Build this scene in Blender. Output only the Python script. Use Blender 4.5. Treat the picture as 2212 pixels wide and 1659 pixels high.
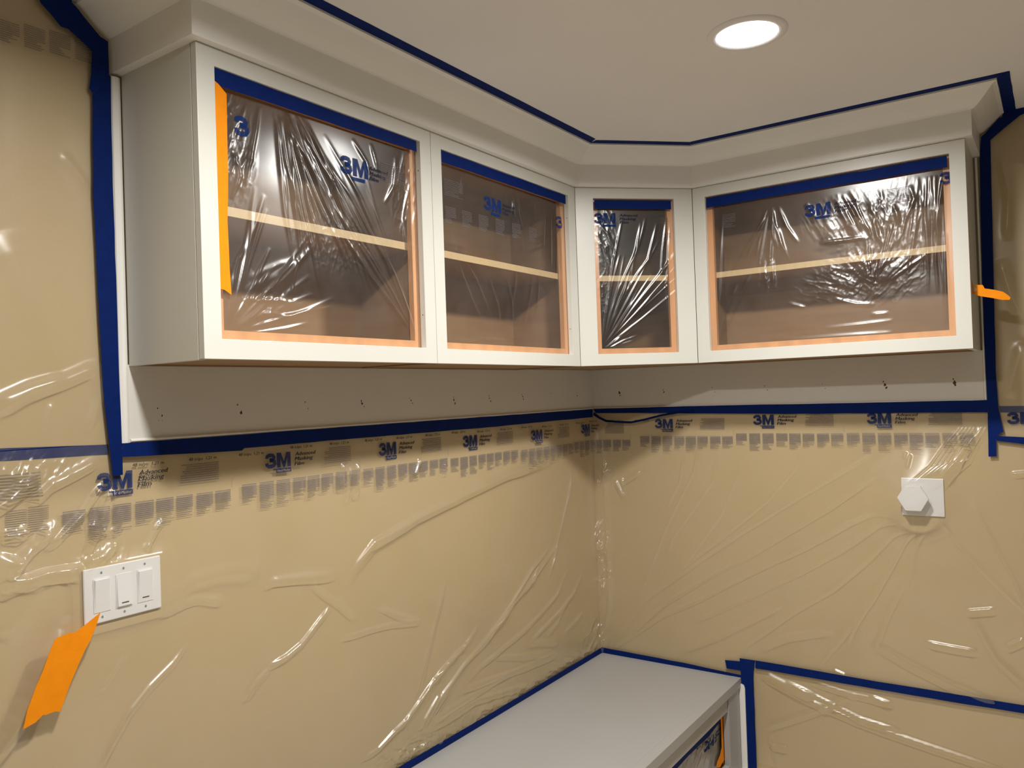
import bpy, bmesh, math, random
import numpy as np
from mathutils import Matrix, Vector

random.seed(7)
SC = bpy.context.scene
COL = SC.collection
for _o in list(bpy.data.objects):
    bpy.data.objects.remove(_o, do_unlink=True)

# ------------------------------------------------------------------ camera
ZB = 1.636                      # height of the wall cabinets' underside above the floor
FPX = 1702.385                  # focal length in pixels of the 2212 x 1659 frame
CAM = np.array([1.7550, -3.1526, ZB - 0.0950])
YAW, PITCH, ROLL = 2.1792, 0.0133, -0.0339
fw = np.array([math.cos(YAW) * math.cos(PITCH), math.sin(YAW) * math.cos(PITCH), math.sin(PITCH)])
rt = np.array([fw[1], -fw[0], 0.0]); rt /= np.linalg.norm(rt)
up = np.cross(rt, fw)
RT = math.cos(ROLL) * rt + math.sin(ROLL) * up
UP = -math.sin(ROLL) * rt + math.cos(ROLL) * up
cam_data = bpy.data.cameras.new('camera')
cam_data.sensor_width = 36.0
cam_data.lens = FPX / 2212.0 * 36.0
cam_data.clip_start = 0.02
cam = bpy.data.objects.new('camera', cam_data)
COL.objects.link(cam)
cam.matrix_world = Matrix(((RT[0], UP[0], -fw[0], CAM[0]),
                           (RT[1], UP[1], -fw[1], CAM[1]),
                           (RT[2], UP[2], -fw[2], CAM[2]),
                           (0, 0, 0, 1)))
SC.camera = cam

# ------------------------------------------------------------------ world, exposure
world = bpy.data.worlds.new('world')
SC.world = world
world.use_nodes = True
world.node_tree.nodes['Background'].inputs[0].default_value = (0.02, 0.02, 0.022, 1)
world.node_tree.nodes['Background'].inputs[1].default_value = 0.0
SC.view_settings.view_transform = 'Standard'
SC.view_settings.look = 'None'
SC.view_settings.gamma = 1.0
SC.view_settings.use_curve_mapping = False
SC.view_settings.exposure = 0.0
LAMP_W = 25.5                   # each recessed downlight
LAMP_COL = (1.0, 0.975, 0.925)

# ------------------------------------------------------------------ pixel -> surface
def on(q, ax, val):
    v = fw + RT * (q[0] - 1106.0) / FPX - UP * (q[1] - 829.5) / FPX
    t = (val - CAM[ax]) / v[ax]
    return CAM + t * v
def LW(q, x=0.0):               # left wall: (s, z) with s = y (negative)
    p = on(q, 0, x); return (p[1], p[2])
def RW(q, y=0.0):               # right wall: (s, z) with s = x (positive)
    p = on(q, 1, y); return (p[0], p[2])
ZC = ZB + 0.8038                # ceiling
def CE(q, dz=0.0):
    p = on(q, 2, ZC + dz); return (p[0], p[1])

# ------------------------------------------------------------------ materials
def new_mat(name):
    m = bpy.data.materials.new(name); m.use_nodes = True
    nt = m.node_tree; nt.nodes.clear()
    return m, nt, nt.nodes, nt.links
def mat(name, col, rough=0.5, var=0.04, scale=12.0, bump=0.0, bscale=200.0, spec=0.5, stretch=(1, 1, 1)):
    m, nt, N, L = new_mat(name)
    out = N.new('ShaderNodeOutputMaterial'); b = N.new('ShaderNodeBsdfPrincipled')
    L.new(b.outputs[0], out.inputs[0])
    tc = N.new('ShaderNodeTexCoord'); mp = N.new('ShaderNodeMapping')
    mp.inputs['Scale'].default_value = stretch
    L.new(tc.outputs['Object'], mp.inputs[0])
    n = N.new('ShaderNodeTexNoise'); n.inputs['Scale'].default_value = scale
    n.inputs['Detail'].default_value = 5
    L.new(mp.outputs[0], n.inputs['Vector'])
    cr = N.new('ShaderNodeValToRGB')
    cr.color_ramp.elements[0].position = 0.25; cr.color_ramp.elements[1].position = 0.75
    cr.color_ramp.elements[0].color = tuple(c * (1 - var) for c in col) + (1,)
    cr.color_ramp.elements[1].color = tuple(min(1, c * (1 + var)) for c in col) + (1,)
    L.new(n.outputs[0], cr.inputs[0]); L.new(cr.outputs[0], b.inputs['Base Color'])
    b.inputs['Roughness'].default_value = rough
    b.inputs['Specular IOR Level'].default_value = spec
    if bump > 0:
        n2 = N.new('ShaderNodeTexNoise'); n2.inputs['Scale'].default_value = bscale
        n2.inputs['Detail'].default_value = 3
        L.new(mp.outputs[0], n2.inputs['Vector'])
        bp = N.new('ShaderNodeBump'); bp.inputs['Strength'].default_value = bump
        bp.inputs['Distance'].default_value = 0.002
        L.new(n2.outputs[0], bp.inputs['Height']); L.new(bp.outputs[0], b.inputs['Normal'])
    return m
def film_mat(name, rough=0.11, haze=0.05, boost=1.6, tint=(0.975, 0.97, 0.955)):
    m, nt, N, L = new_mat(name)
    out = N.new('ShaderNodeOutputMaterial')
    geo = N.new('ShaderNodeNewGeometry')
    dot = N.new('ShaderNodeVectorMath'); dot.operation = 'DOT_PRODUCT'
    L.new(geo.outputs['Normal'], dot.inputs[0]); L.new(geo.outputs['Incoming'], dot.inputs[1])
    def mth(op, a, b=None):
        k = N.new('ShaderNodeMath'); k.operation = op
        for i, x in enumerate((a, b)):
            if x is None: continue
            if isinstance(x, (int, float)): k.inputs[i].default_value = x
            else: L.new(x, k.inputs[i])
        return k.outputs[0]
    c = mth('ABSOLUTE', dot.outputs['Value'])
    s = mth('POWER', mth('SUBTRACT', 1.0, c), 5.0)
    F = mth('MULTIPLY_ADD', s, 0.96)
    F.node.inputs[2].default_value = 0.04
    F = mth('MINIMUM', mth('MULTIPLY', F, boost), 0.9)
    tr = N.new('ShaderNodeBsdfTransparent'); tr.inputs[0].default_value = tint + (1,)
    df = N.new('ShaderNodeBsdfDiffuse'); df.inputs[0].default_value = (0.85, 0.84, 0.82, 1)
    gl = N.new('ShaderNodeBsdfGlossy'); gl.inputs['Roughness'].default_value = rough
    gl.inputs[0].default_value = (1, 1, 1, 1)
    tc = N.new('ShaderNodeTexCoord')
    n = N.new('ShaderNodeTexNoise'); n.inputs['Scale'].default_value = 9.0; n.inputs['Detail'].default_value = 4
    L.new(tc.outputs['Object'], n.inputs['Vector'])
    hz = mth('MULTIPLY', n.outputs[0], haze * 2.0)
    m1 = N.new('ShaderNodeMixShader'); L.new(hz, m1.inputs[0]); L.new(tr.outputs[0], m1.inputs[1]); L.new(df.outputs[0], m1.inputs[2])
    m2 = N.new('ShaderNodeMixShader'); L.new(F, m2.inputs[0]); L.new(m1.outputs[0], m2.inputs[1]); L.new(gl.outputs[0], m2.inputs[2])
    L.new(m2.outputs[0], out.inputs[0])
    return m
def ink_mat(name, col, alpha):
    m, nt, N, L = new_mat(name)
    out = N.new('ShaderNodeOutputMaterial')
    tr = N.new('ShaderNodeBsdfTransparent'); df = N.new('ShaderNodeBsdfDiffuse')
    df.inputs[0].default_value = col + (1,)
    tc = N.new('ShaderNodeTexCoord')
    n = N.new('ShaderNodeTexNoise'); n.inputs['Scale'].default_value = 60.0
    L.new(tc.outputs['Object'], n.inputs['Vector'])
    mr = N.new('ShaderNodeMapRange'); mr.inputs[3].default_value = alpha - 0.1; mr.inputs[4].default_value = min(1, alpha + 0.1)
    L.new(n.outputs[0], mr.inputs[0])
    mx = N.new('ShaderNodeMixShader'); L.new(mr.outputs[0], mx.inputs[0]); L.new(tr.outputs[0], mx.inputs[1]); L.new(df.outputs[0], mx.inputs[2])
    L.new(mx.outputs[0], out.inputs[0])
    return m
def emit_mat(name, col, strength):
    m, nt, N, L = new_mat(name)
    out = N.new('ShaderNodeOutputMaterial'); e = N.new('ShaderNodeEmission')
    e.inputs[0].default_value = col + (1,); e.inputs[1].default_value = strength
    L.new(e.outputs[0], out.inputs[0]); return m

M = dict(
    white=mat('white_satin_paint', (0.64, 0.635, 0.585), 0.35, 0.02, 6, 0.05, 260),
    trimw=mat('white_trim_paint', (0.86, 0.85, 0.815), 0.33, 0.02, 6, 0.05, 260),
    panel=mat('white_panel_paint', (0.72, 0.70, 0.66), 0.45, 0.02, 6, 0.08, 260),
    ceil=mat('ceiling_paint', (0.84, 0.83, 0.835), 0.85, 0.015, 4, 0.15, 180),
    tan=mat('tan_wall_paint', (0.54, 0.415, 0.228), 0.75, 0.03, 3, 0.1, 220),
    floor=mat('floor_paper', (0.66, 0.60, 0.51), 0.7, 0.06, 3),
    rear=mat('rear_wall_paint', (0.50, 0.45, 0.37), 0.8, 0.05, 2),
    blue=mat('blue_painters_tape', (0.0025, 0.016, 0.125), 0.6, 0.12, 30, 0.35, 700, 0.08),
    orange=mat('orange_tape', (0.86, 0.27, 0.006), 0.6, 0.06, 30, 0.25, 600, 0.1),
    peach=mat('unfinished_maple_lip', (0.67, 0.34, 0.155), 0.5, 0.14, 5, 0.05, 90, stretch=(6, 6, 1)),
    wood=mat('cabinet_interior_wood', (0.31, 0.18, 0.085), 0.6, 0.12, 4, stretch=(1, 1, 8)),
    shelfw=mat('shelf_maple_lit_edge', (0.58, 0.43, 0.235), 0.5, 0.08, 6, stretch=(8, 8, 1)),  # maple as lit on the shelf fronts; the shelf bodies are darker
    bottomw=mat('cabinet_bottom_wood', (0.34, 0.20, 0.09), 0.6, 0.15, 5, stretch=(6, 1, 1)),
    bench=mat('bench_grey_paint', (0.37, 0.365, 0.355), 0.42, 0.02, 5, 0.05, 200),
    plastic=mat('white_plastic', (0.83, 0.83, 0.84), 0.3, 0.01, 5),
    metal=mat('screw_metal', (0.45, 0.44, 0.43), 0.35, 0.05, 40),
    dark=mat('dark_hole', (0.018, 0.011, 0.006), 0.9, 0.3, 60),
    brownmark=mat('torn_board_fibre', (0.10, 0.055, 0.025), 0.9, 0.4, 300),
    slot=mat('dark_indicator', (0.03, 0.016, 0.012), 0.5, 0.05, 30),
    film=film_mat('clear_masking_film', 0.27, 0.05, 1.8),
    cfilm=film_mat('clear_cabinet_film', 0.26, 0.03, 1.6),
    hazy=film_mat('hazy_bench_film', 0.25, 0.22, 1.6),
    ink=ink_mat('blue_ink', (0.012, 0.035, 0.15), 0.82),
    dink=ink_mat('dark_blue_ink', (0.03, 0.035, 0.07), 0.72),
    pink=ink_mat('pale_ink', (0.50, 0.43, 0.31), 0.85),
    gink=ink_mat('grey_fine_ink', (0.16, 0.145, 0.155), 0.55),
    gwash=ink_mat('grey_ink_wash', (0.30, 0.27, 0.28), 0.30),
    lens=emit_mat('lamp_lens', (1.0, 0.97, 0.92), 9.0),
)

# ------------------------------------------------------------------ object helpers
def link(o, parent=None):
    COL.objects.link(o)
    if parent is not None: o.parent = parent
    return o
def origin_of(parent):
    p = Vector((0, 0, 0))
    while parent is not None:
        p += parent.location; parent = parent.parent
    return p
def mesh_obj(name, verts, faces, material, parent=None, smooth=False, bevel=0.0):
    off = origin_of(parent)
    me = bpy.data.meshes.new(name)
    if parent is None:
        c = Vector((sum(v[0] for v in verts) / len(verts), sum(v[1] for v in verts) / len(verts), min(v[2] for v in verts)))
        base = c
    else:
        base = off
    me.from_pydata([(v[0] - base.x, v[1] - base.y, v[2] - base.z) for v in verts], [], faces)
    me.update()
    bm = bmesh.new(); bm.from_mesh(me)
    bmesh.ops.recalc_face_normals(bm, faces=bm.faces)
    if bevel > 0:
        bmesh.ops.bevel(bm, geom=list(bm.edges), offset=bevel, segments=2, affect='EDGES', profile=0.5)
    bm.to_mesh(me); bm.free()
    if smooth:
        me.polygons.foreach_set('use_smooth', [True] * len(me.polygons))
    me.materials.append(material)
    o = bpy.data.objects.new(name, me)
    if parent is None: o.location = base
    return link(o, parent)
def tag(o, label=None, cat=None, group=None, kind=None):
    if label: o['label'] = label
    if cat: o['category'] = cat
    if group: o['group'] = group
    if kind: o['kind'] = kind
    return o
def thing(name, loc, label, cat, group=None):
    o = bpy.data.objects.new(name, None); o.location = loc
    o.empty_display_size = 0.05
    link(o); return tag(o, label, cat, group)
BOXF = [(0, 1, 3, 2), (4, 6, 7, 5), (0, 4, 5, 1), (2, 3, 7, 6), (0, 2, 6, 4), (1, 5, 7, 3)]
def boxv(fr, a0, a1, b0, b1, c0, c1):
    return [fr(a, b, c) for a in (a0, a1) for b in (b0, b1) for c in (c0, c1)]
WORLD = lambda x, y, z: (x, y, z)
def box(name, x0, x1, y0, y1, z0, z1, m, parent=None, fr=WORLD, bevel=0.0):
    return mesh_obj(name, boxv(fr, x0, x1, y0, y1, z0, z1), BOXF, m, parent, False, bevel)
def prism(name, poly, fr, d0, d1, m, parent=None, bevel=0.0):
    """polygon poly [(a,b)] -> fr(a,b,depth) extruded between depths d0 and d1"""
    n = len(poly)
    vs = [fr(a, b, d0) for a, b in poly] + [fr(a, b, d1) for a, b in poly]
    fs = [tuple(range(n)), tuple(range(2 * n - 1, n - 1, -1))]
    fs += [(i, (i + 1) % n, (i + 1) % n + n, i + n) for i in range(n)]
    return mesh_obj(name, vs, fs, m, parent, False, bevel)
# frames: (s, z, depth out of the wall)
LF = lambda s, z, h: (h, s, z)
RF = lambda s, z, h: (s, -h, z)
CF = lambda x, y, h: (x, y, ZC - h)
def struct(o):
    o['kind'] = 'structure'; return o

# ------------------------------------------------------------------ cabinet dimensions
D1, D2 = 0.297, 0.2861
L1, J1, A, B, R = 2.1741, 1.4272, 0.6101, 0.6247, 1.5323
ZT = ZB + 0.6673
ZP = ZB - 0.1669
ZBENCH = ZB - 1.2722
XMAX, YMIN = 4.6, -6.2

# ------------------------------------------------------------------ room shell
struct(box('floor', -0.1, XMAX, YMIN, 0.1, -0.1, 0.0, M['floor']))
struct(box('ceiling', -0.1, XMAX, YMIN, 0.1, ZC, ZC + 0.1, M['ceil']))
struct(box('wall_left', -0.1, 0.0, YMIN, 0.1, 0.0, ZC, M['tan']))
struct(box('wall_right', 0.0, XMAX, 0.0, 0.1, 0.0, ZC, M['tan']))
struct(box('wall_rear', 0.0, XMAX, YMIN - 0.1, YMIN, 0.0, ZC, M['rear']))
struct(box('wall_far', XMAX, XMAX + 0.1, YMIN, 0.1, 0.0, ZC, M['rear']))

# ------------------------------------------------------------------ recessed lights
def downlight(x, y, label):
    t = thing('recessed_light', (x, y, ZC), label, 'ceiling light')
    n = 48; prof = [(0.075, 0.0005), (0.079, 0.006), (0.090, 0.0055), (0.099, 0.0025), (0.100, 0.0003)]
    vs, fs = [], []
    for r, h in prof:
        for k in range(n):
            a = 2 * math.pi * k / n; vs.append((x + r * math.cos(a), y + r * math.sin(a), ZC - h))
    for j in range(len(prof) - 1):
        for k in range(n):
            fs.append((j * n + k, j * n + (k + 1) % n, (j + 1) * n + (k + 1) % n, (j + 1) * n + k))
    mesh_obj('trim_ring', vs, fs, M['ceil'], t, True)
    vs = [(x, y, ZC - 0.0035)] + [(x + 0.0755 * math.cos(2 * math.pi * k / n), y + 0.0755 * math.sin(2 * math.pi * k / n), ZC - 0.003) for k in range(n)]
    mesh_obj('lens', vs, [(0, 1 + k, 1 + (k + 1) % n) for k in range(n)], M['lens'], t, True)
    ld = bpy.data.lights.new('lamp', 'AREA'); ld.shape = 'DISK'; ld.size = 0.145
    ld.energy = LAMP_W; ld.color = LAMP_COL; ld.spread = math.radians(167)
    lo = bpy.data.objects.new('lamp_glow', ld); link(lo, t); lo.location = (0, 0, -0.008)
    return t
downlight(1.13, -1.157, 'lit round recessed ceiling light facing the diagonal corner cabinet')
downlight(1.09, -2.372, 'lit round recessed ceiling light level with the far end of the long cabinet run')

# ------------------------------------------------------------------ wall cabinets
LIP = 0.021
def frame_of(o, u, n):
    o = np.array(o); u = np.array(u); n = np.array(n)
    return lambda a, b, c: (o[0] + u[0] * a + n[0] * b, o[1] + u[1] * a + n[1] * b, ZB + c)
FL = frame_of((D1, 0), (0, 1), (1, 0))             # a = y
FR_ = frame_of((0, -D2), (1, 0), (0, -1))          # a = x
_du = np.array([B - D1, -D2 + A]); DLEN = float(np.linalg.norm(_du)); _du /= DLEN
FD = frame_of((D1, -A), tuple(_du), (_du[1], -_du[0]))   # a = 0..DLEN
HT = 0.6673
def door(fr, a0, a1, o0, o1, z0, z1, parent, holes=True):
    """door frame with a window opening; outer a0..a1, opening o0..o1, z0..z1"""
    g = 0.0008; A0, A1 = a0 + g, a1 - g
    outer = [(A0, 0.001), (A1, 0.001), (A1, HT - 0.001), (A0, HT - 0.001)]
    inner = [(o0, z0), (o1, z0), (o1, z1), (o0, z1)]
    vs = []
    for b in (0.0, -0.019):
        vs += [fr(a, b, z) for a, z in outer] + [fr(a, b, z) for a, z in inner]
    fs = []
    for k in range(4):
        k2 = (k + 1) % 4
        fs += [(k, k2, 4 + k2, 4 + k), (8 + k, 12 + k, 12 + k2, 8 + k2), (k, 8 + k, 8 + k2, k2), (4 + k, 4 + k2, 12 + k2, 12 + k)]
    d = mesh_obj('door', vs, fs, M['white'], parent, False, 0.0007)
    if holes:
        def hole(a, b, z, ax):
            n = 7; q = []
            for k in range(n):
                t = 2 * math.pi * k / n; r = 0.0017
                q.append(fr(a + r * math.cos(t), b + r * math.sin(t), z) if ax == 'z' else fr(a, b + r * math.cos(t), z + r * math.sin(t)))
            c = fr(a, b, z - 0.0004) if ax == 'z' else fr(a - 0.0004, b, z)
            mesh_obj('brad_hole', [c] + q, [(0, 1 + k, 1 + (k + 1) % n) for k in range(n)], M['dark'], d)
        w = o1 - o0
        for f in (0.06, 0.5, 0.93): hole(o0 + w * f, -0.009, z1 - 0.0006, 'z')
        for f in (0.86, 0.16): hole(o1 - 0.0006, -0.009, z0 + (z1 - z0) * f, 'a')
    return d
def lips(fr, o0, o1, z0, z1, parent):
    b0, b1 = -0.040, -0.0225; e = 0.012
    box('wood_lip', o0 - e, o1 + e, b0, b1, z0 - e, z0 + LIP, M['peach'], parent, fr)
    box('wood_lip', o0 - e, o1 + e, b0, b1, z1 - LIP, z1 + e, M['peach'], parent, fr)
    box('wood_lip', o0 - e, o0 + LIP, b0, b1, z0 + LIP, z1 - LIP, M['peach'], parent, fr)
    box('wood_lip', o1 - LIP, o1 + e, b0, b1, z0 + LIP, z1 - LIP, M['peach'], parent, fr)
SH0, SH1 = 0.322, 0.343
def straight_cab(fr, a0, a1, depth, o0, o1, z0, z1, label, lside_white, rside_white):
    c = fr((a0 + a1) / 2, -depth / 2, 0)
    t = thing('wall_cabinet', (c[0], c[1], ZB), label, 'cabinet', 'white wall cabinets around the corner')
    g = 0.0008; th = 0.018; f = -0.0215; bk = -depth + 0.0075
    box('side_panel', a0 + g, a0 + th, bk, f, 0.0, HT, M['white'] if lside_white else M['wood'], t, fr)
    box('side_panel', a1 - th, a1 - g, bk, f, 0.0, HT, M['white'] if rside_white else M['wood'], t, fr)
    # inner liners give the unpainted wood inside
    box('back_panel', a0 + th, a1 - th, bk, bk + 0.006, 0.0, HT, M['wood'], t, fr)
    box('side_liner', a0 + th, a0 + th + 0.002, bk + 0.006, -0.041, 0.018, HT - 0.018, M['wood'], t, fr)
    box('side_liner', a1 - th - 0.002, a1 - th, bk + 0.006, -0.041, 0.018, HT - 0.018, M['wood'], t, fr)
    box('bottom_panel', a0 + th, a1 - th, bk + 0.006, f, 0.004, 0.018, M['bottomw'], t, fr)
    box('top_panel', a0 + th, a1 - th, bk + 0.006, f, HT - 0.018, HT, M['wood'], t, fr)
    sh = box('shelf', a0 + th + 0.003, a1 - th - 0.003, bk + 0.008, -0.046, SH0, SH1, M['wood'], t, fr)  # dark colour puts the underside's shade into the shelf; lit front is separate
    o = box('lit_edge', a0 + th + 0.003, a1 - th - 0.003, -0.046, -0.043, SH0, SH1, M['shelfw'], sh, fr); o['label'] = 'maple front edge, coloured pale as lit'
    lips(fr, o0, o1, z0, z1, t)
    door(fr, a0, a1, o0, o1, z0, z1, t)
    return t
ZO0, ZO1 = 0.0440, 0.6270
OPEN = dict(end=(FL, -2.1300, -1.4735), mid=(FL, -1.3810, -0.6600), diag=(FD, 0.0, 0.0), right=(FR_, 0.6735, 1.4865))
straight_cab(FL, -L1, -J1, D1, -2.1300, -1.4735, ZO0, ZO1, 'white wall cabinet ending the long run, orange tape down its opening', True, False)
straight_cab(FL, -J1, -A, D1, -1.3810, -0.6600, ZO0, ZO1, 'white wall cabinet between the orange-taped one and the diagonal corner cabinet', False, False)
straight_cab(FR_, B, R, D2, 0.6735, 1.4865, ZO0, ZO1, 'widest white wall cabinet, its film badly crumpled, a loose orange tape flag on its side', False, True)
# diagonal corner cabinet
def px_on_diag(q):
    n = np.array([_du[1], -_du[0]])
    v = fw + RT * (q[0] - 1106.0) / FPX - UP * (q[1] - 829.5) / FPX
    o = np.array([D1, -A]); t = ((o - CAM[:2]) @ n) / (v[:2] @ n); P = CAM + t * v
    return float((P[:2] - o) @ _du), float(P[2] - ZB)
_dl = px_on_diag((1287, 600))[0]; _dr = px_on_diag((1461.5, 600))[0]
OPEN['diag'] = (FD, _dl, _dr)
t = thing('wall_cabinet', (0.25, -0.25, ZB), 'narrow white diagonal corner wall cabinet joining the two runs', 'cabinet', 'white wall cabinets around the corner')
g = 0.001; f = -0.0215
nD = np.array([_du[1], -_du[0]])
pa = np.array([D1, -A]) + nD * f; pb = np.array([B, -D2]) + nD * f
pent = [(0.008, -0.008), (0.008, -A + g), (pa[0] - 0.004, -A + g), (pa[0] + _du[0] * 0.012, max(pa[1] + _du[1] * 0.012, -A + 0.008)), (min(pb[0] - _du[0] * 0.012, B - 0.008), pb[1] - _du[1] * 0.012), (B - g, pb[1] + 0.004), (B - g, -0.008)]
prism('bottom_panel', pent, WORLD, ZB + 0.004, ZB + 0.018, M['bottomw'], t)
prism('top_panel', pent, WORLD, ZT - 0.018, ZT, M['wood'], t)
box('back_panel', 0.008, 0.014, -A + 0.02, -0.008, ZB + 0.018, ZT - 0.018, M['wood'], t)
box('back_panel', 0.014, B - 0.02, -0.014, -0.008, ZB + 0.018, ZT - 0.018, M['wood'], t)
box('side_panel', 0.008, D1 - 0.03, -A + g, -A + 0.018, ZB + 0.018, ZT - 0.018, M['wood'], t)
box('side_panel', B - 0.018, B - g, -D2 + 0.03, -0.008, ZB + 0.018, ZT - 0.018, M['wood'], t)
_q = np.array([D1, -A]) + nD * -0.045
_xa = _q[0] + _du[0] * (-A + 0.022 - _q[1]) / _du[1]; _yb = _q[1] + _du[1] * (B - 0.022 - _q[0]) / _du[0]
sp = [(0.02, -0.02), (0.02, -A + 0.022), (_xa, -A + 0.022), (B - 0.022, _yb), (B - 0.022, -0.02)]
sh = prism('shelf', sp, WORLD, ZB + SH0, ZB + SH1, M['wood'], t)  # shelf body coloured dark for its shaded underside, pale lit edge added in front
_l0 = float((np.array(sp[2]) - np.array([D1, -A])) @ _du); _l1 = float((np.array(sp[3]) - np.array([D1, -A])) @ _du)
o = box('lit_edge', _l0, _l1, -0.0448, -0.0425, SH0, SH1, M['shelfw'], sh, FD); o['label'] = 'maple front edge, coloured pale as lit'
lips(FD, _dl, _dr, 0.0440, 0.6270, t)
door(FD, 0.0, DLEN, _dl, _dr, 0.0440, 0.6270, t, False)

# ------------------------------------------------------------------ crown, mouldings, backing panels
ORN = [(-0.010, 0.6673), (0.0215, 0.6673), (0.0222, 0.7455), (0.0300, 0.7470), (0.0365, 0.7500), (0.0430, 0.7545), (0.0530, 0.7625),
       (0.0640, 0.7725), (0.0760, 0.7840), (0.0850, 0.7925), (0.0925, 0.7965), (0.0960, 0.7975), (0.0960, 0.8035), (-0.010, 0.8035)]
def crown_path(o):
    # front outline of the run, offset outward by o (mitred)
    t = math.tan(math.radians(22.5))
    p = [(0.0, -(L1 + o)), (D1 + o, -(L1 + o))]
    # diagonal line through (D1,-A),(B,-D2) offset by o
    n = nD; q = np.array([D1, -A]) + n * o
    k = (D1 + o - q[0]) / _du[0]; p.append((D1 + o, q[1] + _du[1] * k))
    k = (-(D2 + o) - q[1]) / _du[1]; p.append((q[0] + _du[0] * k, -(D2 + o)))
    p += [(R + o, -(D2 + o)), (R + o, 0.0)]
    return p
cr = bpy.data.objects.new('trim_1', None); cr.location = (D1, -1.2, ZT); link(cr)
tag(cr, 'painted crown moulding running along the cabinet tops to the ceiling', kind='structure')
names = ['crown_return', 'crown_run', 'crown_diagonal', 'crown_run', 'crown_return']
paths = [crown_path(o) for o, z in ORN]
for k in range(5):
    vs, fs = [], []
    n = len(ORN)
    for j, (o, z) in enumerate(ORN):
        for e in (k, k + 1):
            vs.append((paths[j][e][0], paths[j][e][1], ZB + z))
    for j in range(n - 1):
        fs.append((2 * j, 2 * j + 1, 2 * j + 3, 2 * j + 2))
    fs.append((2 * n - 2, 2 * n - 1, 1, 0))
    fs.append(tuple(range(0, 2 * n, 2))); fs.append(tuple(range(2 * n - 1, 0, -2)))
    mesh_obj(names[k], vs, fs, M['trimw'], cr)
# backing panels under / behind the cabinets
PT = 0.006
bl = thing('backing_board', (0, -1.1, ZP), 'white board below the long cabinet run, dotted with torn nail marks', 'board')
box('board', 0.0, PT, -L1 - 0.002, -PT, ZP, ZB + 0.003, M['panel'], bl)
br = thing('backing_board', (0.8, 0, ZP), 'white board below the widest cabinet, two brown torn spots near its end', 'board')
box('board', 0.0, 1.536, -PT, 0.0, ZP, ZB + 0.003, M['panel'], br)
def moulding(name, fr, s0, s1, z0, z1, vertical, m=M['trimw']):
    # rounded edge strip, domed profile across its narrow side
    prof = [(0, 0.001), (0, 0.006), (0.12, 0.0105), (0.35, 0.0135), (0.65, 0.0135), (0.88, 0.0105), (1, 0.007), (1, 0.001)]
    vs = []
    for w, h in prof:
        if vertical:
            s = s0 + (s1 - s0) * w; vs += [fr(s, z0, h), fr(s, z1, h)]
        else:
            z = z0 + (z1 - z0) * w; vs += [fr(s0, z, h), fr(s1, z, h)]
    n = len(prof); fs = [(2 * j, 2 * j + 1, 2 * ((j + 1) % n) + 1, 2 * ((j + 1) % n)) for j in range(n)]
    fs += [tuple(range(0, 2 * n, 2)), tuple(range(2 * n - 1, 0, -2))]
    o = mesh_obj(name, vs, fs, m); struct(o); return o
moulding('trim_2', LF, -L1 - 0.026, -L1 - 0.002, ZP - 0.0085, ZT - 0.008, True)
moulding('trim_3', LF, -L1 - 0.002, -0.014, ZP - 0.0085, ZP, False)
moulding('trim_4', RF, 0.014, 1.536, ZP - 0.004, ZP, False)
moulding('trim_5', RF, R + 0.004, R + 0.013, ZP - 0.004, ZT - 0.002, True)
# torn nail marks
def blob(px, plane, size, parent, m, ragged=0.5, nm='nail_mark'):
    n = 9; a0 = random.random() * 6; size *= 1.3
    fr, W_ = (LF, LW) if plane == 'L' else (RF, RW)
    s, z = W_(px, PT) if plane == 'L' else W_(px, -PT)
    vs = [fr(s, z, PT + 0.0004)]
    for k in range(n):
        a = a0 + 2 * math.pi * k / n; r = size * (1 - ragged + ragged * 1.6 * random.random())
        vs.append(fr(s + r * 0.75 * math.cos(a), z + r * math.sin(a), PT + 0.0003))
    mesh_obj(nm, vs, [(0, 1 + k, 1 + (k + 1) % n) for k in range(n)], m, parent)
for q, sz in [((340.5, 882), .0020), ((350, 897.5), .0020), ((343, 908), .0009), ((350.5, 908), .0009), ((513, 874.5), .0019), ((521.5, 888.5), .0019), ((521, 892), .0034),
              ((659, 869), .0018), ((665.5, 882.5), .0018), ((780.5, 866), .0024), ((782, 872), .0042), ((786.5, 878), .0016), ((885, 860), .0022), ((888, 865), .0032), ((891, 871), .0022),
              ((979.5, 858), .0020), ((980.5, 864), .0040), ((982.5, 871.5), .0034), ((1056, 855), .0020), ((1057, 860), .0024), ((1060, 867), .0028), ((1127, 852), .0022), ((1129, 857), .0030), ((1130.5, 862), .0028),
              ((1189, 850), .0016), ((1191.5, 857), .0012), ((1245, 849), .0024), ((1246.5, 855), .0030)]:
    blob(q, 'L', sz, bl, M['brownmark'] if sz > .0025 else M['dark'])
for q, sz in [((1338, 848), .0048), ((1340, 854), .0030), ((1432.5, 842), .0018), ((1434, 847), .0036), ((1538, 837.5), .0017), ((1544, 846.5), .0017), ((1651.5, 833.5), .0018), ((1658, 842.3), .0017),
              ((1776.5, 829.7), .0018), ((1783, 839), .0018), ((1908, 824.5), .0026), ((1911, 831), .0048), ((1915, 837), .0042), ((2059, 818.5), .0022), ((2062, 826), .0072), ((2063, 831), .0040)]:
    blob(q, 'R', sz, br, M['brownmark'] if sz > .0025 else M['dark'])

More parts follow.
